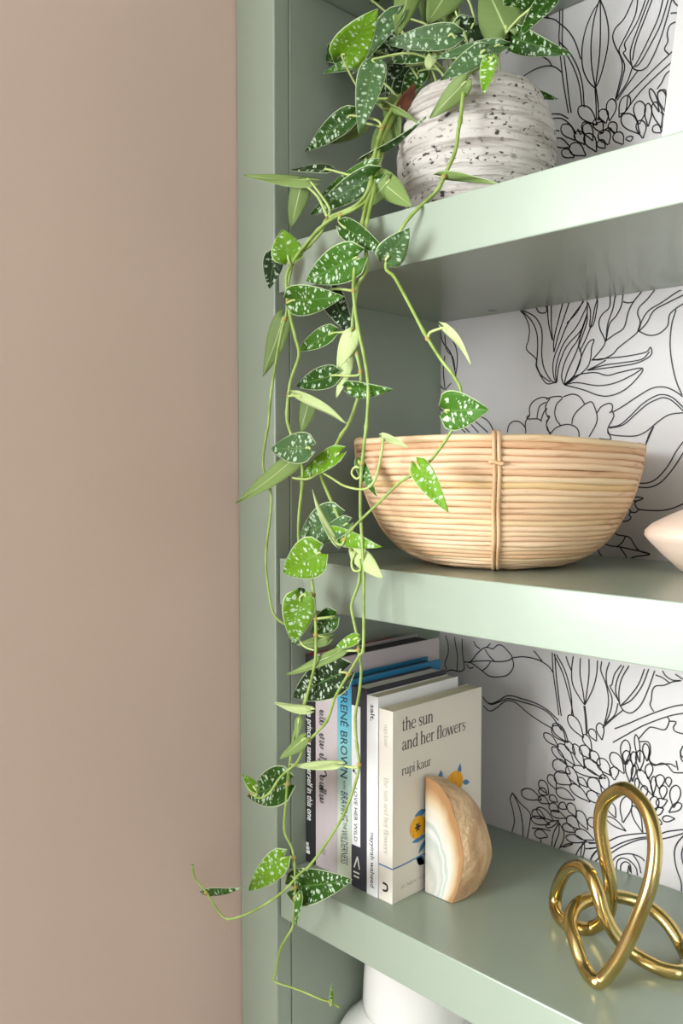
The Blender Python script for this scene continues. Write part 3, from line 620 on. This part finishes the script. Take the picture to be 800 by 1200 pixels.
m = MB(); sans(m, '#1 NEW YORK TIMES', Vector((X6, Y6 + .0130, ZB + .0120)), size=.0050, length=.062, **CV); m.build('small_lettering', M['grey_print'], b6)
m = MB(); m.ribbon(catmull([Vector(q) for q in ((Y6, .0365), (Y6 + .02, .0362), (Y6 + .045, .0372), (Y6 + .08, .0368), (.1795, .0372))], 4), .0014, lambda q: (X6 + .0003, q.x, ZB + q.y)); m.box(.1172, X6, Y6 - .0003, Y6 - .0001, ZB + .0358, ZB + .0372); m.build('printed_line', M['blue_print'], b6)
def blob(mb, P, off=.0003):
    mb.add([(X6 + off, q[0], ZB + q[1]) for q in P], [tuple(range(len(P)))])
def ell(cy, cz, ry, rz, n=20): return [(cy + ry * math.cos(2 * math.pi * i / n), cz + rz * math.sin(2 * math.pi * i / n)) for i in range(n)]
def pleaf(mb, b, t, wd, off=.0003):
    b = Vector(b); t = Vector(t); a = t - b; n = Vector((-a.y, a.x)).normalized() * wd * .5
    blob(mb, [b, b + a * .3 + n * .8, b + a * .6 + n, t, b + a * .6 - n, b + a * .3 - n * .8], off)
def wp(u, v_): d = FW + RT * ((u - 400) / FPX) - UP * ((v_ - 600) / FPX); q = CAM + d * ((X6 - CAM.x) / d.x); return (q.y, q.z - ZB)
m = MB()
for (a_, t_, wd) in (((485, 957), (500, 948), .007), ((499, 972), (498, 956), .005), ((499, 978), (482, 988), .006), ((500, 982), (490, 1000), .006), ((488, 1004), (497, 1012), .010), ((497, 1012), (487, 1006), .008)): pleaf(m, wp(*a_), wp(*t_), wd, .00025)
for (a_, t_, wd) in (((516, 915), (516, 902), .007), ((537, 912), (539, 894), .007), ((541, 916), (550, 917), .006)): pleaf(m, wp(*a_), wp(*t_), wd, .00025)
m.build('printed_blue_leaves', M['blue_print'], b6)
m = MB(); c1 = wp(489, 969); c2 = wp(532, 917); blob(m, ell(c1[0], c1[1], .0125, .0118), .0004); m.build('printed_sunflower', M['yellow_print'], b6)
m = MB(); blob(m, ell(c2[0], c2[1], .0150, .0125), .0004); m.build('printed_sunflower', M['yellow_print'], b6)
m = MB()
for k in range(6): pleaf(m, c1, (c1[0] + .0055 * math.cos(k * 1.047), c1[1] + .0055 * math.sin(k * 1.047)), .0022, .0005)
m.build('printed_flower_center', M['black_print'], b6); adopt(b6)

# ------------------------------------------------------------------ agate bookend
def agate_material():
    m = mat('banded_agate', rgb(225, 220, 208), .18, coat=.3); nt = m.node_tree; N = nt.nodes; L = nt.links; b = N['Principled BSDF']
    uv = N.new('ShaderNodeUVMap'); uv.uv_map = 'band'
    s = N.new('ShaderNodeSeparateXYZ'); L.new(uv.outputs[0], s.inputs[0])
    n = N.new('ShaderNodeTexNoise'); n.inputs['Scale'].default_value = 5; n.inputs['Detail'].default_value = 4; L.new(uv.outputs[0], n.inputs['Vector'])
    ad = N.new('ShaderNodeMath'); ad.operation = 'MULTIPLY_ADD'; ad.inputs[1].default_value = .16; L.new(n.outputs['Fac'], ad.inputs[0]); L.new(s.outputs[0], ad.inputs[2])
    r = N.new('ShaderNodeValToRGB'); e = r.color_ramp.elements
    e[0].position = .0; e[0].color = rgb(206, 198, 186); e[1].position = 1.; e[1].color = rgb(170, 128, 86)
    for p_, c in ((.22, rgb(212, 206, 195)), (.34, rgb(192, 192, 180)), (.45, rgb(216, 212, 204)), (.56, rgb(190, 196, 186)), (.61, rgb(222, 222, 216)), (.66, rgb(180, 192, 180)), (.70, rgb(218, 216, 208)), (.80, rgb(218, 208, 188)), (.90, rgb(206, 180, 142))): k = e.new(p_); k.color = c
    L.new(ad.outputs[0], r.inputs[0]); L.new(r.outputs[0], b.inputs['Base Color']); return m
ag = thing('agate_bookend', 'cut agate stone bookend with banded white face and brown rind', 'bookend', (.158, .11, ZB))
AX, AY0 = X6 + .0055, .0785
def sect(k, n=26):                      # cross-section k in 0..1 running back along the book
    s_ = math.sqrt(max(0, 1 - k ** 2.2)); y = AY0 + .086 * k
    H = .1205 * (1 - .10 * k) * max(.0, s_) ** .9; W = .0530 * max(.0, s_) ** .75 + .010 * math.sin(math.pi * min(1, k * 1.25)) * (1 - k)
    P = []
    for i in range(n):
        a = (i / (n - 1)) * math.pi / 2
        rx = math.cos(a) ** .80; rz = math.sin(a) ** .92
        base = .66 + .34 * min(1, rz / .42) ** .8
        j = 1 + .025 * noise.noise(Vector((k * 5, i * .25, 3)))
        P.append((AX + W * rx * base * j, y, ZB + .0006 + H * rz * j))
    return P
NK = 16; n_ = 26
m = MB(); vs = []; fs = []
for k in range(NK):
    vs += sect(min(.995, k / (NK - 1)), n_)
for k in range(NK - 1):
    for i in range(n_ - 1): fs.append((k * n_ + i, (k + 1) * n_ + i, (k + 1) * n_ + i + 1, k * n_ + i + 1))
m.add(vs, fs, 0, True)
# flat side against the book and flat foot
m.add(vs, [(k * n_, k * n_ + n_ - 1, (k + 1) * n_ + n_ - 1, (k + 1) * n_) for k in range(NK - 1)])
M['rind'] = mat('agate_rind', rgb(222, 190, 150), .6, bump=((120, 120, 120), .8, .004), vary=(rgb(168, 118, 78), (45, 45, 30), .42, .75))
rind = m.build('rind', M['rind'], ag)
S0 = sect(0, n_); m = MB(); vs = []; band = []; NR_ = 9
for j in range(NR_):
    f = j / (NR_ - 1)
    for q in S0:
        vs.append((AX + (q[0] - AX) * f, AY0 - .0004 - (0 if j == NR_ - 1 else .0003), ZB + .0006 + (q[2] - ZB - .0006) * (.55 * f + .45 * f if True else 1))); band.append((f, q[2] * 6))
m.add(vs, [(j * n_ + i, j * n_ + i + 1, (j + 1) * n_ + i + 1, (j + 1) * n_ + i) for j in range(NR_ - 1) for i in range(n_ - 1)])
face = m.build('cut_face', agate_material(), ag)
uvl = face.data.uv_layers.new(name='band')
for lp in face.data.loops: uvl.data[lp.index].uv = band[lp.vertex_index]
adopt(ag)

# ------------------------------------------------------------------ potted trailing plant
PC = Vector((0.1555, 0.1365, ZT))
plant = thing('potted_plant', 'trailing silver-spotted green vine in a whitewashed ribbed pot on top shelf', 'potted plant', PC)
def pot_material():
    m = mat('whitewashed_terracotta', rgb(222, 216, 208), .8); nt = m.node_tree; N = nt.nodes; L = nt.links; b = N['Principled BSDF']
    tc = N.new('ShaderNodeTexCoord')
    def nz(scale, sc, det, rough=.5):
        mp = N.new('ShaderNodeMapping'); mp.inputs['Scale'].default_value = sc; n = N.new('ShaderNodeTexNoise'); n.inputs['Scale'].default_value = scale; n.inputs['Detail'].default_value = det; n.inputs['Roughness'].default_value = rough
        L.new(tc.outputs['Object'], mp.inputs[0]); L.new(mp.outputs[0], n.inputs['Vector']); return n.outputs['Fac']
    def ramp(f, a, c):
        r = N.new('ShaderNodeMapRange'); r.inputs[1].default_value = a; r.inputs[2].default_value = c; L.new(f, r.inputs[0]); return r.outputs[0]
    def mul(a, c):
        n = N.new('ShaderNodeMath'); n.operation = 'MULTIPLY'
        for i, x in enumerate((a, c)):
            if isinstance(x, float): n.inputs[i].default_value = x
            else: L.new(x, n.inputs[i])
        return n.outputs[0]
    pits = mul(ramp(nz(1, (170, 170, 300), 2), .60, .66), ramp(nz(1, (22, 22, 60), 2), .40, .54))
    streak = ramp(nz(1, (10, 10, 170), 4, .65), .50, .72)
    mx = N.new('ShaderNodeMix'); mx.data_type = 'RGBA'; mx.inputs[6].default_value = rgb(206, 200, 193); mx.inputs[7].default_value = rgb(132, 121, 112); L.new(mul(streak, .85), mx.inputs[0])
    m2 = N.new('ShaderNodeMix'); m2.data_type = 'RGBA'; m2.inputs[7].default_value = rgb(66, 58, 54); L.new(pits, m2.inputs[0]); L.new(mx.outputs[2], m2.inputs[6])
    L.new(m2.outputs[2], b.inputs['Base Color'])
    bp = N.new('ShaderNodeBump'); bp.inputs['Strength'].default_value = .6; bp.inputs['Distance'].default_value = .003; bp.invert = True
    ad = N.new('ShaderNodeMath'); L.new(pits, ad.inputs[0]); L.new(streak, ad.inputs[1]); L.new(ad.outputs[0], bp.inputs['Height']); L.new(bp.outputs[0], b.inputs['Normal'])
    return m
pp = catmull([(.050, 0, 0), (.058, .004, 0), (.0680, .022, 0), (.0760, .044, 0), (.0808, .066, 0), (.0818, .086, 0), (.0798, .106, 0), (.0740, .124, 0), (.0675, .137, 0), (.0630, .1440, 0)], 9)
prof_p = [(.002, .0005)] + [(q.x, q.y + .0003) for q in pp] + [(.0600, .1455), (.0570, .142), (.0550, .12)]
grooves = [(.020, .5), (.036, 1.), (.045, .5), (.059, 1.1), (.078, .4), (.092, 1.), (.101, .8), (.113, 1.2), (.122, .8), (.132, 1.)]
def pot_fn(r, z, a):
    d = 0
    for g, k in grooves:
        zz = g + .0016 * math.sin(a * 1.0 + g * 90) + .0006 * math.sin(a * 3 + g * 50)
        d += k * math.exp(-((z - zz) / .0016) ** 2)
    return (r - .0022 * d + .0009 * noise.noise(Vector((math.cos(a) * 4, math.sin(a) * 4, z * 60))) if r > .05 else r, z)
m = MB(); m.lathe(prof_p, PC, 96, pot_fn); m.build('pot', pot_material(), plant)
m = MB(); m.lathe([(.0005, .1270), (.02, .129), (.04, .126), (.0545, .123)], PC, 40, lambda r, z, a: (r, z + .002 * noise.noise(Vector((r * 90, a * 3, 1))))); m.build('soil', mat('potting_soil', rgb(62, 46, 34), .95, bump=((300, 300, 300), 1., .004)), plant)

# stems: photo pixel traces, each point with its own distance y from the shelf front (minus = in front)
ST = [
 [(470,112,.075),(452,140,.05),(444,162,.035),(437,192,.015),(437,214,.004),(429,240,-.012),(424,262,-.022),(418,295,-.030),(414,331,-.034),(415,354,-.034),(419,383,-.034),(426,415,-.034),(431,448,-.035),(431,474,-.036),(429,500,-.037),(426,525,-.038),(423,557,-.038),(422,596,-.038),(424,632,-.038),(426,668,-.038),(426,705,-.038),(426,740,-.040),(425,763,-.041),(421,768,-.042),(408,790,-.044),(393,816,-.046),(382,846,-.048),(358,872,-.050),(348,893,-.052),(328,911,-.057),(315,930,-.062),(302,935,-.066),(291,924,-.069),(285,908,-.072)],
 [(474,120,.080),(455,150,.055),(446,185,.030),(440,215,.006),(432,250,-.014),(428,275,-.022),(429,315,-.026),(419,334,-.028),(415,360,-.028),(413,386,-.028),(418,415,-.028),(423,441,-.028),(419,467,-.028),(408,497,-.028),(400,509,-.028),(389,530,-.028),(376,553,-.030),(383,576,-.032),(393,598,-.032),(402,622,-.032),(411,645,-.032),(419,662,-.033),(421,680,-.034),(413,704,-.034),(412,716,-.034),(418,745,-.035),(421,771,-.036),(423,786,-.036),(421,810,-.036),(416,842,-.036),(418,875,-.036),(420,903,-.037),(405,949,-.040),(385,984,-.043),(363,1014,-.046),(353,1022,-.048),(330,1046,-.054),(298,1067,-.064),(268,1077,-.076),(255,1067,-.082),(242,1046,-.088),(229,1030,-.094),(225,1014,-.100)],
 [(468,118,.078),(446,168,.035),(441,205,.010),(432,232,-.006),(413,246,-.018),(390,256,-.026),(372,270,-.032),(352,294,-.036),(340,312,-.038),(335,330,-.040),(340,370,-.042),(346,396,-.043),(350,417,-.043),(340,448,-.043),(336,484,-.043),(338,500,-.044),(345,518,-.044),(353,538,-.044),(354,567,-.044),(350,606,-.044),(351,642,-.043),(363,668,-.042),(366,687,-.042),(369,717,-.042),(370,761,-.042),(367,787,-.042),(358,820,-.044),(348,849,-.045),(344,865,-.045),(340,891,-.046),(337,914,-.046),(335,940,-.046),(333,973,-.046),(342,994,-.044),(345,1014,-.044),(346,1046,-.043),(344,1075,-.042),(342,1088,-.041),(329,1111,-.040),(323,1140,-.038),(322,1150,-.037),(350,1160,-.028),(376,1171,-.020),(389,1175,-.016),(398,1181,-.012)],
 [(466,116,.080),(440,175,.030),(434,215,.000),(418,240,-.016),(384,256,-.026),(376,272,-.029),(362,288,-.031),(345,305,-.032),(337,336,-.033),(336,365,-.034),(330,388,-.036),(323,425,-.038),(317,465,-.040),(314,500,-.041),(312,509,-.041),(308,546,-.042),(317,575,-.042),(317,600,-.042),(312,642,-.043),(312,671,-.043),(317,707,-.043),(321,720,-.043),(328,728,-.044),(340,735,-.045)],
 [(560,80,.105),(546,92,.065),(539,142,.045),(537,151,.042),(533,178,.036),(522,203,.026),(513,222,.016),(499,236,.004),(486,248,-.008),(473,264,-.014),(458,292,-.020),(452,314,-.024),(462,325,-.026),(478,354,-.028),(497,390,-.030),(517,422,-.032),(531,440,-.034),(540,460,-.036),(536,490,-.038),(527,508,-.040),(512,530,-.042),(497,547,-.043),(480,558,-.044),(465,568,-.044),(445,588,-.043),(428,604,-.041),(413,619,-.039),(404,632,-.037)]]
STP = []
for pts in ST:
    C = catmull([at(*q) for q in pts], 5); n = len(C)
    px = catmull([Vector((q[0], q[1], 0)) for q in pts], 5)
    STP.append((C, px))
    R = [.0019 * (1 - .40 * (i / n)) * (1 + (.35 if i % 20 == 10 else 0)) for i in range(n)]
    m = MB(); m.tube(C, R, 7); m.build('stem', M['stem'], plant)
CROWN = PC + Vector((-.005, -.01, .128))

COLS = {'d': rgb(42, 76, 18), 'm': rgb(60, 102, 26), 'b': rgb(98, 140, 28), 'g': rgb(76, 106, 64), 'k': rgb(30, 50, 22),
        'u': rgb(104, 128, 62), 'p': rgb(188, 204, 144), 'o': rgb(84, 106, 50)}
def hw(t): return math.sin(math.pi * min(1, max(0, t)) ** .53) ** .80 * (1 - .10 * t)
def leaf(bu, bv, tu, tv, wpx, kind='m', roll=0., yb=None, dy=-.004, curl=.10, fold=.16, attach=None, spots=1.0, lobes=.18, plump=1.0):
    best = None
    if yb is None or attach is None:
        for si, (C, px) in enumerate(STP):
            for i in range(0, len(px)):
                d = (px[i].x - bu) ** 2 + (px[i].y - bv) ** 2
                if best is None or d < best[0]: best = (d, C[i])
        if yb is None: yb = best[1].y - .004
    B = at(bu, bv, yb); Tp = at(tu, tv, yb + dy)
    ax = Tp - B; L = ax.length; ax.normalize()
    mid = (B + Tp) / 2; tc = (CAM - mid).normalized(); n0 = (tc - ax * tc.dot(ax)).normalized()
    W = wpx * depth_of(mid) / FPX / max(.25, math.cos(math.radians(roll)))
    nn = Matrix.Rotation(math.radians(roll), 3, ax) @ n0
    under = kind in 'upo'
    if under: nn = -nn
    side = nn.cross(ax)
    NT, NS = 13, 8; hm = max(hw(i / 40) for i in range(41))
    vs = []; nuv = []; muv = []
    ph = random.uniform(0, 6.28)
    for lay in (0, 1):
        for i in range(NT + 1):
            t = i / NT; tt = t ** .9; h = hw(max(tt, .004) if i < NT else 1) / hm * W / 2 * plump
            for j in range(NS + 1):
                s = -1 + 2 * j / NS
                a_ = tt * L - lobes * L * (1 - tt) ** 3 * abs(s) ** 1.3 * (1 if abs(s) > .01 else 0)
                lift = fold * abs(s) ** 1.4 * h - curl * L * tt * tt + .012 * L * math.sin(s * 3 + t * 6 + ph) + curl * L * .25 * tt
                p_ = B + ax * a_ + side * (s * h) + nn * (lift - lay * .0005)
                vs.append(p_); nuv.append((s, t)); muv.append((s * h * 200, tt * L * 200 - abs(s) * h * 70))
    g = NS + 1; off = (NT + 1) * g; fs = []; mi = []
    for i in range(NT):
        for j in range(NS):
            q = (i * g + j, i * g + j + 1, (i + 1) * g + j + 1, (i + 1) * g + j)
            fs.append(q); mi.append(0); fs.append(tuple(off + k for k in reversed(q))); mi.append(1)
    rim = [j for j in range(g)] + [i * g + NS for i in range(1, NT + 1)] + [NT * g + j for j in range(NS - 1, -1, -1)] + [i * g for i in range(NT - 1, 0, -1)]
    for k in range(len(rim)):
        a_, b_ = rim[k], rim[(k + 1) % len(rim)]; fs.append((b_, a_, off + a_, off + b_)); mi.append(0)
    me = bpy.data.meshes.new('leaf'); me.from_pydata([tuple(v) for v in vs], [], fs)
    # side x axis orientation decides the winding: make face 0 look along +nn
    me.materials.append(M['leaf_top']); me.materials.append(M['leaf_under'])
    me.polygons.foreach_set('material_index', mi); me.polygons.foreach_set('use_smooth', [True] * len(fs))
    me.update()
    if me.polygons[0].normal.dot(nn) < 0: me.flip_normals()
    for nm, src in (('norm', nuv), ('metric', muv)):
        l = me.uv_layers.new(name=nm)
        for lp in me.loops: l.data[lp.index].uv = src[lp.vertex_index]
    o = bpy.data.objects.new('leaf', me); COL.objects.link(o); o.parent = plant
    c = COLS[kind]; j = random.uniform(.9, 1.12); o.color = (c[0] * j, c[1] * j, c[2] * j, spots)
    # leaf stalk
    A = CROWN + Vector((random.uniform(-.03, .03), random.uniform(-.03, .03), 0)) if attach == 'crown' else (B.copy() if attach == 'none' else best[1])
    gap = (A - B).length
    if gap > .004 and attach != 'none':
        mdp = (A + B) / 2 - ax * min(.012, gap * .35) + Vector((0, 0, .15 * gap if attach == 'crown' else -.12 * gap))
        P = catmull([A, mdp, B + nn * .0003 - ax * .001, B + ax * .004], 5)
        m = MB(); m.tube(P, [.0011 + .0003 * (1 - i / len(P)) for i in range(len(P))], 6); pt = m.build('petiole', M['petiole'], o)
        PET.append(pt)
        if attach is None:
            nd = MB(); nd.tube([A + Vector((0, 0, .0022)), A + Vector((0, 0, .0008)), A - Vector((0, 0, .0008)), A - Vector((0, 0, .0022))], [.0014, .0024, .0024, .0013], 7); nd.build('stem_node', M['node'], o)
    return o
PET = []
# --- around the pot
c_ = dict(attach='crown')
leaf(402,67,442,12,44,'b',5,.030,-.01,spots=1.,curl=.05)
leaf(440,60,356,62,31,'d',15,.075,-.01,**c_)
leaf(418,74,376,84,12,'m',35,.060,-.01)
leaf(465,20,410,85,22,'g',35,.075,-.02,fold=.5,**c_)
leaf(440,70,420,156,33,'g',12,.045,-.02,curl=.02,lobes=.05,**c_)
leaf(411,136,355,177,26,'d',20,.035,-.01)
leaf(425,145,388,168,20,'o',10,.050,0.)
leaf(430,184,500,145,8,'g',60,.030,.0)
leaf(434,194,371,229,16,'m',30,.012,-.01)
leaf(436,207,360,252,29,'d',15,.004,-.02)
leaf(384,199,339,196,10,'k',45,-.012,-.01)
leaf(362,212,287,208,13,'u',50,-.020,-.02,curl=.04)
leaf(353,216,341,268,24,'o',15,-.022,-.006)
leaf(441,209,487,244,30,'u',10,.010,.0)
leaf(455,212,424,248,20,'u',15,.010,-.010)
leaf(484,-28,464,46,32,'u',10,.090,-.02,attach='crown',curl=.05)
leaf(532,-22,500,30,42,'u',15,.110,-.02,**c_)
leaf(522,6,540,34,24,'u',15,.120,-.01,**c_)
leaf(530,42,449,50,29,'g',10,.080,-.03,**c_)
leaf(584,54,508,66,18,'g',25,.085,-.035,**c_)
leaf(506,60,452,72,20,'d',20,.085,-.02,**c_)
leaf(505,64,503,86,15,'p',20,.080,-.02,**c_)
leaf(567,60,516,93,24,'g',18,.070,-.03,**c_)
leaf(574,69,566,109,19,'b',15,.060,-.015,**c_)
leaf(596,42,652,64,30,'d',15,.130,-.01,curl=.35,**c_)
leaf(646,-4,608,40,22,'d',25,.110,-.03,**c_)
leaf(592,34,566,-22,50,'o',10,.120,.0,**c_)
leaf(555,30,530,62,40,'k',25,.120,-.01,**c_)
leaf(626,108,652,117,9,'d',30,.190,.0,**c_)
leaf(544,97,504,139,24,'u',10,.052,-.004)
leaf(519,207,586,210,11,'u',45,.028,.0)
leaf(446,122,496,142,9,'u',40,.060,-.01)
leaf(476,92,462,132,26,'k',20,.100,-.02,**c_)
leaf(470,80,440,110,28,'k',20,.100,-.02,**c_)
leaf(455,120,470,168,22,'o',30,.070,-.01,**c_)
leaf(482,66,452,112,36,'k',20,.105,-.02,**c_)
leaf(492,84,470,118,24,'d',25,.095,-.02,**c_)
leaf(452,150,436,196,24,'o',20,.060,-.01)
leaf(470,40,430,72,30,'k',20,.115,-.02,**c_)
leaf(520,30,490,-10,34,'o',15,.125,-.01,**c_)
leaf(600,8,640,-30,30,'d',15,.130,-.01,**c_)
leaf(430,-6,470,-44,30,'d',10,.100,-.02,**c_)
# --- first fall below the top shelf
leaf(338,304,331,268,38,'b',5,plump=1.)
leaf(322,299,315,338,25,'k',15,-.030)
leaf(417,302,354,330,44,'m',8)
leaf(403,266,451,296,26,'d',12)
leaf(453,303,479,269,32,'g',10,plump=1.1)
leaf(343,352,398,349,37,'m',10)
leaf(386,342,411,392,29,'k',12,-.018)
leaf(389,391,346,411,22,'m',30,fold=.35)
leaf(391,440,343,452,27,'d',14)
leaf(412,391,396,432,22,'p',20,-.034)
leaf(407,420,396,467,15,'p',30,-.026)
leaf(331,374,310,441,24,'o',22,-.030)
leaf(409,455,456,459,20,'m',30)
leaf(350,464,413,495,12,'p',30,fold=.4)
leaf(362,468,352,512,20,'o',25,-.026)
leaf(523,481,570,480,48,'m',6,curl=.08)
leaf(521,385,563,423,10,'p',45,curl=.25)
# --- beside the bowl
leaf(362,525,314,526,37,'g',10,-.050)
leaf(396,532,341,563,22,'b',25)
leaf(346,537,282,589,22,'u',25,-.046,-.006)
leaf(397,608,347,628,46,'g',10,-.030)
leaf(406,614,364,638,22,'g',25)
leaf(387,625,443,642,22,'b',20)
leaf(416,648,452,679,22,'p',15)
leaf(374,648,329,672,46,'b',6,-.052,plump=1.05)
leaf(392,634,362,579,8,'p',35,curl=.2)
leaf(490,546,523,599,27,'b',12,-.050)
leaf(449,512,481,523,10,'p',35,-.044,attach='none')
leaf(421,542,439,581,14,'m',30,-.034)
# --- lower falls
leaf(352,700,343,756,39,'b',6,-.052)
leaf(354,700,336,695,22,'k',15,-.040)
leaf(391,723,362,742,28,'d',12,-.026)
leaf(384,748,350,757,14,'u',35,-.026)
leaf(418,748,391,759,14,'b',20)
leaf(399,763,339,793,13,'u',35,-.036)
leaf(401,788,337,818,46,'k',8,-.034)
leaf(362,832,322,826,11,'p',35,-.050)
leaf(350,843,347,867,9,'u',20)
leaf(356,866,330,889,15,'u',25)
leaf(394,896,342,899,11,'p',40,-.042)
leaf(336,918,285,934,44,'d',12,-.040)
leaf(299,925,284,906,12,'b',25,-.070)
leaf(331,1006,287,1046,30,'b',10,-.050)
leaf(345,1040,406,1033,43,'d',8,-.034)
leaf(241,1046,280,1044,9,'d',40,-.086)
leaf(351,1050,345,1086,9,'m',40)
leaf(388,1174,389,1154,5,'b',20)
# long leaf stalks that loop freely in front of the bowl
for P in ([(449,512,-.044),(447,530,-.044),(440,560,-.043),(428,573,-.042),(405,570,-.038),(388,560,-.034),(378,554,-.031)],
          [(416,648,-.038),(412,658,-.040),(414,668,-.040),(422,668,-.040),(421,655,-.039)],
          [(343,560,-.045),(350,561,-.046),(362,561,-.046),(376,553,-.031)],
          [(422,548,-.036),(415,548,-.038),(412,555,-.038),(418,561,-.038),(424,556,-.038)],
          [(346,742,-.048),(356,757,-.046),(368,762,-.043)]):
    m = MB(); m.tube(catmull([at(*q) for q in P], 5), .00115, 6); m.build('petiole', M['petiole'], plant)
# a dry brown leaf folded over the pot rim
leaf(470,128,488,97,17,'k',20,.072,.01,attach='none').data.materials[0] = mat('dry_leaf', rgb(120, 70, 44), .8, vary=(rgb(84, 46, 28), (90, 90, 90), .4, .65))
adopt(plant)
